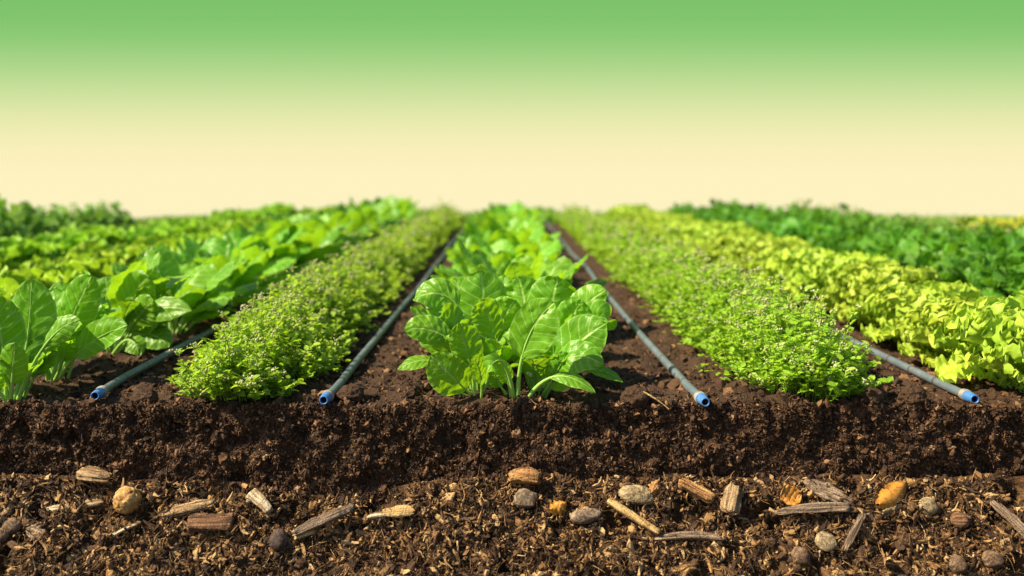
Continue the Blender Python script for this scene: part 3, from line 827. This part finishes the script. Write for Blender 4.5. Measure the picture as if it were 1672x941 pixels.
plant_row(2.42, 4.4, 5.15, .24, [bush_proto(380 + k, MDULL, 'yellow_flowering_plant', 120, .17, .135, .045, flowers=46) for k in range(2)],
          ('{}-nearest yellow flowering plant at the far right edge', 'yellow flowering plant, {} from the far end at the right edge'),
          'flower', 'yellow flowering plants at the far right', 14, jit=.03)

# --- flowering herb beds (uncountable low growth)
def leaf_template(nu, nv, wid=.36):
    v = np.linspace(0, 1, nv + 1); u = np.linspace(-1, 1, 2 * nu + 1)
    U, V = np.meshgrid(u, v)
    w = wid * np.sin(math.pi * np.clip(V, .02, 1) ** .85) ** .7
    T = np.stack([U * w, V, .10 * np.abs(U) - .35 * V ** 2 + .15 * V], -1).reshape(-1, 3)
    m = 2 * nu + 1
    return T, grid_faces(nv + 1, m), np.stack([(U * .5 + .5).ravel(), V.ravel()], -1)
LT_A = leaf_template(1, 3); LT_B = leaf_template(1, 2, .42)

def put_leaves(acc, tmpl, base, d, nrm, size):
    tv, tq, tuv = tmpl
    d = norm(d); s = norm(np.cross(d, nrm)); nn = np.cross(s, d)
    v = base[:, None] + size[:, None, None] * (tv[None, :, 0:1] * s[:, None] + tv[None, :, 1:2] * d[:, None] + tv[None, :, 2:3] * nn[:, None])
    n, m = len(base), len(tv)
    acc.add(v.reshape(-1, 3), q=(tq[None] + (np.arange(n) * m)[:, None, None]).reshape(-1, 4), uv=np.tile(tuv, (n, 1)))

def many_tubes(acc, P0, P1, P2, r, seg=4):
    n = len(P0); V = []
    a = np.arange(3) * 2 * math.pi / 3
    for j in range(seg + 1):
        t = j / seg
        c = (1-t)**2 * P0 + 2*t*(1-t) * P1 + t*t * P2
        rr = r[:, None, None] * (1 - .5 * t)
        off = np.stack([np.cos(a), np.sin(a), np.zeros(3)], -1)
        V.append(c[:, None] + rr * off[None])
    V = np.concatenate(V, 1)
    q = []
    for j in range(seg):
        for k in range(3):
            q.append((j*3+k, j*3+(k+1) % 3, j*3+3+(k+1) % 3, j*3+3+k))
    q = (np.array(q)[None] + (np.arange(n) * V.shape[1])[:, None, None]).reshape(-1, 4)
    acc.add(V.reshape(-1, 3), q=q)

def herb_bed(X, w, label, seed, y0=1.615, y1=7.6, hh=.108):
    rg = np.random.default_rng(seed)
    fol, stm, flo = Acc(), Acc(), Acc()
    def width(y): return w * (1 + .18 * fbm(np.stack([y, y * 0 + X, y * 0], -1), .18, 2, seed)) * np.clip(.55 + (y - y0) * 3.2, .55, 1)
    def height(y): return hh * (1 + .40 * fbm(np.stack([y * 1., y * 0 + X * 7, y * 0 + 4], -1), .16, 2, seed + 3)) * np.clip(.62 + (y - y0) * 2.6, .62, 1)
    for (ya, yb, ns, nl, ls, tm, seg) in ((y0, 2.35, 1500, 14, .0120, LT_A, 4), (2.35, 3.6, 1350, 11, .0155, LT_B, 3), (3.6, y1, 1800, 10, .022, LT_B, 2)):
        y = rg.uniform(ya, yb, ns)
        u = np.clip(rg.normal(0, .50, ns), -1.1, 1.1)
        W = width(y); Hh = height(y) * (1 - .45 * np.abs(u) ** 2.2) * rg.uniform(.5, 1.2, ns)
        tall = rg.random(ns) < .10; Hh = np.where(tall, Hh * rg.uniform(1.15, 1.5, ns), Hh)
        bx = X + u * W * .78; by = y + rg.normal(0, .01, ns)
        P0 = np.stack([bx, by, top_z(bx, by) - .003], -1)
        lean = np.stack([u * W * .28 + rg.normal(0, .016, ns), rg.normal(-.004, .02, ns) - .03 * (y < y0 + .12), np.zeros(ns)], -1)
        P2 = P0 + lean + np.stack([0*u, 0*u, Hh], -1)
        P1 = (P0 + P2) / 2 + np.stack([rg.normal(0, .010, ns), rg.normal(0, .010, ns), Hh * .12], -1)
        many_tubes(stm, P0, P1, P2, np.full(ns, .0012 if ya < 2 else .0014), seg)
        t = rg.uniform(.12, 1.0, (ns, nl)) ** .75
        tt = t[..., None]
        B = ((1-tt)**2 * P0[:, None] + 2*tt*(1-tt) * P1[:, None] + tt*tt * P2[:, None]).reshape(-1, 3)
        n = len(B)
        az = rg.uniform(0, 6.28, n)
        d = np.stack([np.cos(az), np.sin(az), rg.uniform(-.15, 1.1, n)], -1)
        nr = np.stack([rg.normal(0, .35, n), rg.normal(-.1, .35, n), np.ones(n)], -1)
        put_leaves(fol, tm, B, d, nr, ls * rg.uniform(.55, 1.3, n))
        # flower clusters on the taller stems
        pick = np.where(tall | ((np.abs(u) < .75) & (rg.random(ns) < .24)))[0]
        k = 7 if ya < 2 else 6
        c = np.repeat(P2[pick], k, 0) + rg.normal(size=(len(pick) * k, 3)) * np.array([.0042, .0042, .0025]) * (1 if ya < 3 else 1.5)
        scatter_clods(flo, rg, c, rg.uniform(.0013, .0026, len(c)) * (1 if ya < 2 else 1.25 if ya < 3 else 1.9), ICO0, (1, 1, .9), .15)
    # trailing shoots at the edges
    ns = 60
    y = rg.uniform(y0 + .1, 2.6, ns); sgn = np.where(rg.random(ns) < .5, -1, 1)
    P0 = np.stack([X + sgn * w * .75, y, top_z(X + sgn * w * .75, y)], -1)
    P2 = P0 + np.stack([sgn * rg.uniform(.02, .08, ns), rg.normal(-.02, .03, ns), rg.uniform(.004, .03, ns)], -1)
    P1 = (P0 + P2) / 2 + UP * .02
    many_tubes(stm, P0, P1, P2, np.full(ns, .0009), 4)
    t = rg.uniform(.3, 1, (ns, 8))[..., None]
    B = ((1-t)**2 * P0[:, None] + 2*t*(1-t) * P1[:, None] + t*t * P2[:, None]).reshape(-1, 3); n = len(B)
    az = rg.uniform(0, 6.28, n)
    put_leaves(fol, LT_A, B, np.stack([np.cos(az), np.sin(az), rg.uniform(0, .8, n)], -1), np.tile(UP, (n, 1)) + rg.normal(size=(n, 3)) * .3, rg.uniform(.007, .013, n))
    root = empty('herb_bed', (0, 0, 0))
    link('foliage', fol.mesh('herb_foliage'), MHERB, root)
    link('stalks', stm.mesh('herb_stalks'), MHSTEM, root)
    link('flower_heads', flo.mesh('herb_flowers'), MFLOWER, root)
    tag(root, label, 'herb bed', 'flowering herb beds beside the centre row', 'stuff')
herb_bed(-.448, .104, 'low bed of flowering green herbs left of the centre row', 400)
herb_bed(.512, .112, 'low bed of flowering green herbs right of the centre row', 410)

# grass closing the far end of the field
rg = np.random.default_rng(500); a = Acc(); n = 9000
x = rg.uniform(-4.6, 4.6, n); y = rg.uniform(7.65, 8.5, n)
B = np.stack([x, y, x * 0 - .005], -1)
put_leaves(a, leaf_template(1, 2, .12), B, np.stack([rg.normal(0, .3, n), rg.normal(0, .3, n), np.ones(n)], -1), np.stack([rg.normal(0, 1, n), -np.ones(n), rg.normal(0, .3, n)], -1), rg.uniform(.04, .10, n) * np.where(np.abs(x) < 1.0, 1., .45) * np.clip(1 + .7 * fbm(np.stack([x, y * 0, y * 0], -1), .28, 3, 5), .2, 2))
g = link('grass', a.mesh('grass'), MGRASS); tag(g, 'strip of short blurred grass along the far end of the rows', 'grass', kind='stuff')

# ------------------------------------------------------------------ chips, stones and shells in the litter
MW = {
    'tan': wood_mat('tan_wood', (.16, .09, .04), (.34, .21, .10), (.52, .36, .19)),
    'brown': wood_mat('brown_bark', (.07, .035, .018), (.17, .085, .04), (.28, .15, .075)),
    'orange': wood_mat('orange_bark', (.17, .075, .025), (.38, .19, .065), (.55, .31, .12)),
    'grey': wood_mat('grey_brown_wood', (.10, .065, .04), (.23, .155, .10), (.38, .28, .19)),
    'straw': wood_mat('straw', (.30, .17, .06), (.50, .32, .12), (.66, .47, .22)),
    'pale': wood_mat('pale_wood', (.30, .21, .11), (.52, .40, .24), (.70, .58, .40)),
    'greystone': stone_mat('grey_stone', (.12, .08, .05), (.31, .235, .15), 90),
    'palestone': stone_mat('pale_stone', (.18, .125, .062), (.42, .33, .18), 110),
    'brownstone': stone_mat('brown_stone', (.08, .046, .024), (.24, .15, .08), 140),
    'nut': stone_mat('nut_shell', (.36, .19, .055), (.66, .42, .16), 60),
    'seed': stone_mat('dark_seed', (.04, .025, .02), (.12, .075, .055), 130),
    'amber': plastic('amber_shell', (.44, .20, .026), (.24, .10, .016), .42),
    'clod': MSOIL,
}
def chip_mesh(rg, L, W, T, jag=.25, bend=None, taper=.35, n=26, m=20):
    """split piece of wood: rounded box section, ridges along the grain, broken ends"""
    a = Acc(); t = np.linspace(-1, 1, n)
    ang = np.arange(m) * 2 * math.pi / m
    cx = np.sign(np.cos(ang)) * np.abs(np.cos(ang)) ** .32; cy = np.sign(np.sin(ang)) * np.abs(np.sin(ang)) ** .32
    bend = rg.uniform(-.05, .05) if bend is None else bend
    side = rg.uniform(-.06, .06) * L * (jag > .1); skew = rg.uniform(-.12, .12)
    ridge = 1 + rg.uniform(-.30, .22, m); s0 = rg.uniform(0, 50)
    endL = rg.uniform(0, jag * 1.3, m); endR = rg.uniform(0, jag * 1.3, m)
    V = []
    for i, tt in enumerate(t):
        k = 1 - taper * rg.uniform(.6, 1) * abs(tt) ** 3
        if i in (0, n - 1): k *= .55
        xx = tt * L * .5 * np.where(tt > 0, 1 - endR * .5, 1 - endL * .5)
        rr = ridge * (1 + rg.uniform(-.05, .05, m)) * (1 + .22 * fbm(np.stack([tt * 2.2 + 0 * ang, np.cos(ang) * 1.2 + s0, np.sin(ang) * 1.2], -1), 1, 2, 5))
        V.append(np.stack([xx + 0 * ang, cx * W * .5 * k * (1 + skew * tt * 2) * rr + side * (tt * tt - .4), cy * T * .5 * k * rr + bend * L * (tt * tt - .4)], -1))
    V = np.concatenate(V)
    q = [(i*m+j, i*m+(j+1) % m, (i+1)*m+(j+1) % m, (i+1)*m+j) for i in range(n-1) for j in range(m)]
    c0, c1 = len(V), len(V) + 1
    V = np.concatenate([V, V[:m].mean(0, keepdims=True) + [[L * .01, 0, 0]], V[-m-0:].mean(0, keepdims=True) - [[L * .01, 0, 0]]]) if False else np.concatenate([V, V[:m].mean(0, keepdims=True), V[(n-1)*m:n*m].mean(0, keepdims=True)])
    tr = [(c0, (j+1) % m, j) for j in range(m)] + [(c1, (n-1)*m+j, (n-1)*m+(j+1) % m) for j in range(m)]
    a.add(V, q=q, t=tr); return a
def lump_mesh(rg, L, W, T, rough=.10, freq=1.6, tmpl=ICO3, ridges=0.):
    v, f = tmpl; s = rg.uniform(0, 90, 3)
    d = 1 + rough * fbm(v * freq + s, 1, 3, 3)
    d = d + ridges * np.abs(fbm(v * 3.2 + s, 1, 2, 9))
    a = Acc(); a.add(v * d[:, None] * np.array([L, W, T]) * .5, t=f); return a
def shell_mesh(rg, L, W, T, dome=.35, n=14, m=10, lobes=.06):
    """curved dry leaf or shell piece with real thickness"""
    a = Acc(); v = np.linspace(0, 1, n); u = np.linspace(-1, 1, m)
    U, VV = np.meshgrid(u, v)
    w = W * .5 * np.sin(math.pi * np.clip(VV * .96 + .03, 0, 1)) ** .6 * (1 + lobes * np.sin(VV * 23 + U * 3))
    X = (VV - .5) * L; Yc = U * w
    Z = dome * W * (1 - U ** 2) + (.06 * W * np.sin(VV * 9 + U * 4) + .05 * W * np.sin(VV * 21 - U * 9) if lobes else 0)
    top = np.stack([X, Yc, Z], -1).reshape(-1, 3); bot = top - [0, 0, T]
    q = grid_faces(n, m); k = len(top)
    a.add(np.concatenate([top, bot]), q=np.concatenate([q, q[:, ::-1] + k]))
    b = [i for i in range(m)] + [i*m+m-1 for i in range(1, n)] + [(n-1)*m+i for i in range(m-2, -1, -1)] + [i*m for i in range(n-2, 0, -1)]
    a.Q.append(np.array([(b[i], b[i]+k, b[(i+1) % len(b)]+k, b[(i+1) % len(b)]) for i in range(len(b))])); return a

PLACED = []
def place(name, acc_, matn, px, py, ang, label, cat, lift=.006, tilt=0., group=None, smooth=True, roll=0.):
    o = link(name, acc_.mesh(name, smooth), MW[matn])
    P = slope_at(px, py)
    a = R(ang); X = np.array([1., 0, 0])
    lx = X * math.cos(a) + SU * math.sin(a); lz = SN; ly = np.cross(lz, lx)
    m = Matrix((( lx[0], ly[0], lz[0], 0), (lx[1], ly[1], lz[1], 0), (lx[2], ly[2], lz[2], 0), (0, 0, 0, 1)))
    m = Matrix.Translation(Vector(P + SN * lift)) @ m @ Matrix.Rotation(tilt, 4, 'Y') @ Matrix.Rotation(roll, 4, 'X')
    o.matrix_world = m
    me = o.data; xyz = np.array([v.co for v in me.vertices]); ext = xyz.max(0) - xyz.min(0)
    PLACED.append((P, lx, ly, ext[0], ext[1]))
    tag(o, label, cat, group); return o
K = 1.52 / F
rg = np.random.default_rng(77)
def wood(px, py, L, W, ang, matn, label, name='wood_chip', cat='wood chip', T=None, **kw):
    T = T * .8 if T else W * .4
    pk = {k: kw.pop(k) for k in ('lift', 'tilt', 'roll') if k in kw}
    pk.setdefault('lift', .006); pk.setdefault('tilt', rg.uniform(-.06, .06)); pk.setdefault('roll', rg.uniform(-.25, .25))
    return place(name, chip_mesh(rg, L * K, W * K, T * K, **kw), matn, px, py, ang, label, cat, group='wood pieces in the mulch layer', **pk)
def lump(px, py, L, W, ang, matn, label, name='stone', cat='stone', T=None, lift=.006, smooth=True, **kw):
    T = T or W * .75
    return place(name, lump_mesh(rg, L * K, W * K, T * K, **kw), matn, px, py, ang, label, cat, lift=lift, smooth=smooth)
def shell(px, py, L, W, ang, matn, label, name, cat, lift=.006, tilt=0., roll=0., **kw):
    return place(name, shell_mesh(rg, L * K, W * K, .0012, **kw), matn, px, py, ang, label, cat, lift=lift, tilt=tilt, roll=roll)

wood(157, 782, 60, 22, -8, 'tan', 'flat olive-tan bark flake at upper left, above the round nut', 'bark_flake', 'bark', T=10, taper=.6, lift=.014)
lump(211, 822, 43, 43, 20, 'nut', 'round golden walnut-like nut lying in the mulch at left', 'nut', 'nut', T=42, lift=.012, rough=.08, ridges=.15, tmpl=ICO4)
wood(310, 833, 94, 17, 13, 'tan', 'split pale splinter of wood right of the round nut', 'wood_splinter', 'wood chip', jag=.5, taper=.5)
wood(346, 859, 76, 28, 1, 'brown', 'reddish brown oblong block of bark below the split splinter', T=20, taper=.12, jag=.15, lift=.010)
wood(428, 824, 52, 20, -38, 'pale', 'short thick pale stick end slanting down to the right at left centre', 'stick', 'stick', T=18, taper=.12, jag=.2, lift=.010)
lump(65, 874, 48, 24, -25, 'grey', 'flat oval grey-brown seed with pointed end at lower left', 'seed', 'seed', T=12, rough=.05)
lump(22, 862, 31, 28, 10, 'brownstone', 'round brown stone near the left edge, right of a smaller one')
lump(5, 877, 24, 24, 10, 'brownstone', 'small brown stone cut by the left edge of the photo')
lump(457, 886, 29, 37, 5, 'seed', 'dark purplish oval seed sitting below the long slanting stick', 'seed', 'seed', T=26, rough=.05, lift=.010)
wood(530, 853, 116, 16, 26, 'grey', 'long grey-brown stick slanting up to the right, left of centre', 'stick', 'stick', T=13, taper=.5, jag=.4, lift=.010)
wood(652, 840, 58, 18, 4, 'straw', 'honey yellow wood chip with streaks below the centre spinach', jag=.4, taper=.5, lift=.010)
wood(616, 846, 34, 10, 6, 'pale', 'small whitish sliver touching the honey yellow chip', 'wood_splinter', 'wood chip', taper=.7, lift=.008)
wood(856, 785, 58, 22, -3, 'orange', 'bright orange wood chip at the topsoil border, straight below the spinach', T=18, jag=.35, taper=.2, lift=.016)
lump(857, 816, 38, 38, 20, 'greystone', 'angular grey stone right under the bright orange chip', T=26, rough=.55, tmpl=ICO1, smooth=False)
shell(911, 832, 30, 24, 25, 'amber', 'small crumpled amber flake right of the angular grey stone', 'dry_flake', 'flake', dome=.4, lobes=.25)
lump(955, 846, 52, 25, 9, 'greystone', 'elongated grey pebble with pale streak right of the amber flake', T=20, rough=.12, lift=.008)
lump(1038, 811, 60, 32, -9, 'palestone', 'largest pale oval stone, mottled, above the straw stalk', T=22, rough=.14, ridges=.10, tmpl=ICO4, lift=.007)
shell(1069, 800, 28, 22, 60, 'orange', 'small orange curled flake beside the large pale stone', 'dry_flake', 'flake', dome=.5, lobes=.25)
wood(1033, 848, 100, 12, -36, 'straw', 'straight golden straw stalk slanting down to the right', 'stalk', 'stalk', T=10, taper=.08, jag=.06, lift=.011, bend=0.)
wood(1125, 880, 118, 11, 0, 'grey', 'flat brown lens-shaped stick lying level at the end of the straw stalk', 'stick', 'stick', T=8, taper=.75, lift=.008)
wood(1135, 806, 66, 21, -30, 'orange', 'orange-brown bark chip with dark middle, right of the large pale stone', 'bark_chip', 'bark', T=14, taper=.2, lift=.014)
wood(1194, 820, 56, 26, 72, 'tan', 'upright tan wood chip with wavy grain right of the orange-brown bark', T=16, taper=.25, lift=.012)
shell(1290, 814, 36, 34, 10, 'amber', 'round amber shell slice with dimpled face above the long grey stick', 'shell_piece', 'shell', dome=-.2, lobes=.08, roll=.15, lift=.012)
shell(1352, 806, 84, 30, -26, 'grey', 'grey-brown dry leaf above the right end of the long grey stick', 'dry_leaf', 'leaf', dome=.12, lobes=.03, lift=.006)
wood(1325, 836, 134, 14, 4, 'grey', 'longest pale grey stick lying nearly level at right centre', 'stick', 'stick', T=11, taper=.4, jag=.3, lift=.011)
wood(1392, 872, 76, 11, 54, 'grey', 'forked-looking twig rising steeply to the right under the long grey stick', 'twig', 'twig', T=8, taper=.5, jag=.3, lift=.009)
shell(1452, 812, 68, 34, 36, 'amber', 'large glossy amber shell piece tilted up to the right', 'shell_piece', 'shell', dome=.3, lobes=0, lift=.010, n=24, m=16)
shell(1456, 830, 44, 18, 28, 'palestone', 'white papery shell edge just below the large amber shell piece', 'shell_piece', 'shell', dome=.3, lobes=.08, lift=.006)
lump(1513, 829, 32, 30, 0, 'palestone', 'small round pale pebble right of the large amber shell', T=22, rough=.12)
lump(1346, 888, 34, 32, 0, 'palestone', 'round whitish disc with cracked face at lower right', 'wood_disc', 'wood chip', T=10, rough=.08, ridges=.08, lift=.009)
wood(1648, 853, 84, 12, -56, 'grey', 'grey stick falling steeply towards the right edge', 'stick', 'stick', T=11, taper=.2, jag=.2, lift=.010)
lump(1306, 911, 32, 30, 0, 'brownstone', 'dark round clod below the whitish disc', 'soil_clod', 'clod', rough=.2, T=26)
lump(1562, 925, 28, 30, 0, 'brownstone', 'brown clod at the bottom edge on the right', 'soil_clod', 'clod', rough=.2, T=26)
lump(1566, 852, 34, 26, 0, 'brown', 'reddish lump below the small round pale pebble', 'soil_clod', 'clod', rough=.25, T=22)
lump(1618, 916, 34, 28, 0, 'brownstone', 'flat dark clod in the lower right corner', 'soil_clod', 'clod', rough=.22, T=22)
wood(104, 832, 58, 11, 3, 'pale', 'thin pale splinter lying level at left, left of the nut', 'wood_splinter', 'wood chip', taper=.6)
wood(150, 826, 46, 13, 12, 'tan', 'thin tan flake pointing at the round nut from the left', 'wood_splinter', 'wood chip', taper=.7)
wood(204, 868, 46, 5, 28, 'pale', 'thin pale straw piece below the round nut', 'stalk', 'stalk', T=4, taper=.3)
shell(14, 838, 46, 22, 70, 'tan', 'curled tan flake at the left edge above the brown stones', 'dry_flake', 'flake', dome=.4, lobes=.15)
shell(920, 872, 40, 16, -8, 'tan', 'flat tan flake in the crumbs under the elongated grey pebble', 'dry_flake', 'flake', dome=.3, lobes=.1) if False else None
wood(500, 875, 40, 9, 20, 'straw', 'small golden chip just under the long slanting stick', 'wood_splinter', 'wood chip', taper=.7)

# ------------------------------------------------------------------ litter of the lower layer, drifted against the larger pieces
rng = np.random.default_rng(9)
acc = Acc()
def mulch_scatter(n, s0=-.1, s1=1.25, pw=1.0):
    x = rng.uniform(-.95, .95, n); s = s0 + (s1 - s0) * rng.random(n) ** pw
    q = np.stack([x, s * .151, x * 0 + 2], -1)
    pit = fbm(q, .042, 2, 59) + .25 * fbm(q, .014, 2, 67)
    k = (pit < .13) | (rng.random(n) < .22)
    return x[k], s[k], mulch_pt(x[k], s[k])
x, s, p = mulch_scatter(26000)
sz = .0013 + .0040 * rng.random(len(x)) ** 2.6
scatter_clods(acc, rng, p + SN * (sz * .4)[:, None], sz, ICO0, (1.5, .8, .8), .6)
x, s, p = mulch_scatter(420, .2)
sz = rng.uniform(.005, .0095, len(x))
scatter_clods(acc, rng, p, sz, ICO1, (1.2, 1, .8), .35)
x, s, p = mulch_scatter(17000, -.1, 1.25)
scatter_strips(acc, rng, p + SN * .002, np.tile(SN, (len(x), 1)), .004 + .016 * rng.random(len(x)) ** 2, .0009 + .0028 * rng.random(len(x)) ** 2, 1.1, 4)
x, s, p = mulch_scatter(2600, -.05, .8, 1.25)
scatter_strips(acc, rng, p + SN * .005, np.tile(SN, (len(x), 1)), rng.uniform(.012, .030, len(x)), rng.uniform(.003, .0075, len(x)), .8, 4)
x, s, p = mulch_scatter(2600, -.05, 1.1)
scatter_strips(acc, rng, p + SN * .005, np.tile(SN, (len(x), 1)), rng.uniform(.015, .042, len(x)), rng.uniform(.0009, .0018, len(x)), 1.3, 5)
x, s, p = mulch_scatter(1300, -.02, 1.1, 1.1)
scatter_clods(acc, rng, p + SN * .001, rng.uniform(.0045, .010, len(x)), ICO1, (1.7, .75, .35), .25)
x, s, p = mulch_scatter(230, -.02, 1.0, 1.1)
for i in range(len(x)):
    L = rng.uniform(.012, .034); c = Acc()
    v = chip_mesh(rng, L, L * rng.uniform(.18, .45), L * rng.uniform(.08, .18), n=10, m=10, jag=.4, taper=.5)
    th = rng.normal(0, .8); lx = np.array([1., 0, 0]) * math.cos(th) + SU * math.sin(th) + SN * rng.normal(0, .18); lx = norm(lx)
    ly = norm(np.cross(SN + rng.normal(size=3) * .25, lx)); lz = np.cross(lx, ly)
    P = v.V[0] @ np.stack([lx, ly, lz]) + p[i] + SN * rng.uniform(.0, .005)
    acc.add(P, q=v.Q[0], t=v.T[0])
# drifts against the pieces
PP, SZ_ = [], []
for (P, lx, ly, L, W) in PLACED:
    k = int(26 + 500 * (L + W))
    th = rng.uniform(0, 6.28, k); rr = rng.uniform(.92, 1.25, k)
    c, sn = np.cos(th), np.sin(th)
    m = np.maximum(np.abs(c), np.abs(sn)) ** .5
    PP.append(P + (c / m * rr * L * .5)[:, None] * lx + (sn / m * rr * W * .5)[:, None] * ly + SN * rng.uniform(-.004, .006, k)[:, None])
PP = np.concatenate(PP); n = len(PP)
h = rng.random(n) < .5
scatter_clods(acc, rng, PP[h], .0014 + .0035 * rng.random(h.sum()) ** 2, ICO0, (1.4, .8, .8), .6)
scatter_strips(acc, rng, PP[~h], np.tile(SN, ((~h).sum(), 1)), rng.uniform(.006, .018, (~h).sum()), rng.uniform(.0012, .0036, (~h).sum()), 1., 4)
litter = link('mulch_litter', acc.mesh('mulch_litter', False), MMULCH)
tag(litter, 'tangled brown litter of fine wood fibres and crumbs under the topsoil', 'mulch', kind='stuff')

# clods and straw on the edge of the bed
def top_lump(px, py, Y, d, label, flat=.8, r=.22):
    o = link('soil_clod', lump_mesh(rg, d * Y / F, d * Y / F * .9, d * Y / F * flat, rough=r, freq=2.2, tmpl=ICO4, ridges=.12).mesh('soil_clod'), MSOIL)
    P = at(px, py, Y); o.location = (P[0], P[1], float(top_z(P[0], P[1])) + d * Y / F * flat * .28)
    tag(o, label, 'clod'); return o
top_lump(1037, 658, 1.60, 46, 'dark round clod of soil on the edge beside a straw')
top_lump(574, 648, 1.63, 42, 'dark clod of soil right of the left-centre pipe end')
top_lump(1490, 655, 1.60, 44, 'large dark clod of soil left of the outer right pipe end')
top_lump(1425, 668, 1.60, 34, 'dark clod of soil in front of the right herb bed')
top_lump(236, 650, 1.61, 40, 'brown clod of soil between the left pipe end and herb bed')
a = Acc(); p0 = at(1050, 640, 1.585); p2 = at(1092, 668, 1.575); tube(a, bez(p0, (p0 + p2) / 2 + [0, 0, .004], p2, np.linspace(0, 1, 8)), np.linspace(.0017, .001, 8), 6)
o = link('straw', a.mesh('straw'), MW['straw']); tag(o, 'thin golden straw leaning on the dark round clod', 'straw')

# ------------------------------------------------------------------ sky, sun, camera
SUN_AZ, SUN_EL = R(-107), R(45)      # azimuth from +Y towards +X; minus = left
sd = np.array([math.sin(SUN_AZ) * math.cos(SUN_EL), math.cos(SUN_AZ) * math.cos(SUN_EL), math.sin(SUN_EL)])
w = bpy.data.worlds.new('World'); sc.world = w; w.use_nodes = True
nt = w.node_tree; nt.nodes.clear()
tc = nt.nodes.new('ShaderNodeTexCoord'); sep = nt.nodes.new('ShaderNodeSeparateXYZ'); con(nt, tc.outputs['Generated'], sep.inputs[0])
dx, dy, dz = sep.outputs
den = math_(nt, 'SQRT', math_(nt, 'ADD', math_(nt, 'MULTIPLY', dy, dy), math_(nt, 'MULTIPLY', math_(nt, 'MULTIPLY', dx, dx), .08)))
tn = math_(nt, 'DIVIDE', dz, den)
fac = math_(nt, 'DIVIDE', tn, .25)
def lin(c):
    return tuple((x / 12.92 if x <= .04045 else ((x + .055) / 1.055) ** 2.4) for x in (c[0] / 255, c[1] / 255, c[2] / 255))
def stop(y, c): return ((VY - y) / F / .25, lin(c))
g = ramp(nt, fac, [stop(290, (254, 242, 193)), stop(252, (251, 240, 188)), stop(224, (243, 237, 182)), stop(195, (231, 234, 173)), stop(153, (205, 225, 158)), stop(109, (174, 214, 138)),
                   stop(68, (146, 204, 121)), stop(34, (131, 197, 110)), stop(0, (125, 194, 106))])
sky = nt.nodes.new('ShaderNodeTexSky'); sky.sky_type = 'NISHITA'; sky.sun_disc = False
sky.sun_elevation = SUN_EL; sky.sun_rotation = SUN_AZ
bg1 = nt.nodes.new('ShaderNodeBackground'); con(nt, g, bg1.inputs[0]); bg1.inputs[1].default_value = 2 ** -EXPO
bg2 = nt.nodes.new('ShaderNodeBackground'); con(nt, sky.outputs[0], bg2.inputs[0]); bg2.inputs[1].default_value = .075
bg3 = nt.nodes.new('ShaderNodeBackground'); bg3.inputs[0].default_value = (.10, .07, .04, 1); bg3.inputs[1].default_value = .6
hi = maprange(nt, tn, .24, .6); back = maprange(nt, dy, .25, -.1); lo = maprange(nt, tn, -.12, -.35)
mA = nt.nodes.new('ShaderNodeMixShader'); con(nt, math_(nt, 'MAXIMUM', hi, back), mA.inputs[0]); con(nt, bg1.outputs[0], mA.inputs[1]); con(nt, bg2.outputs[0], mA.inputs[2])
mB = nt.nodes.new('ShaderNodeMixShader'); con(nt, lo, mB.inputs[0]); con(nt, mA.outputs[0], mB.inputs[1]); con(nt, bg3.outputs[0], mB.inputs[2])
wo = nt.nodes.new('ShaderNodeOutputWorld'); con(nt, mB.outputs[0], wo.inputs[0])

ld = bpy.data.lights.new('sun', 'SUN'); ld.energy = 5.0; ld.angle = R(.5); ld.color = (1.0, .86, .62)
so = bpy.data.objects.new('sun', ld); COL.objects.link(so)
so.rotation_euler = Vector(sd).to_track_quat('Z', 'Y').to_euler()

cam = bpy.data.cameras.new('camera'); co = bpy.data.objects.new('camera', cam); COL.objects.link(co)
co.location = (0, 0, CH); co.rotation_euler = (R(90), 0, 0)
cam.lens = 35; cam.sensor_width = 36
cam.shift_x = (836 - VX) / 1672; cam.shift_y = -(470.5 - VY) / 1672
cam.clip_start = .02; cam.clip_end = 500
cam.dof.use_dof = True; cam.dof.focus_distance = 1.60; cam.dof.aperture_fstop = 35 / 13.5
sc.camera = co
sc.view_settings.view_transform = 'Standard'; sc.view_settings.look = 'None'
sc.view_settings.exposure = EXPO; sc.view_settings.gamma = 1
sc.cycles.use_denoising = True
sc.cycles.max_bounces = 8; sc.cycles.transmission_bounces = 4; sc.cycles.diffuse_bounces = 4
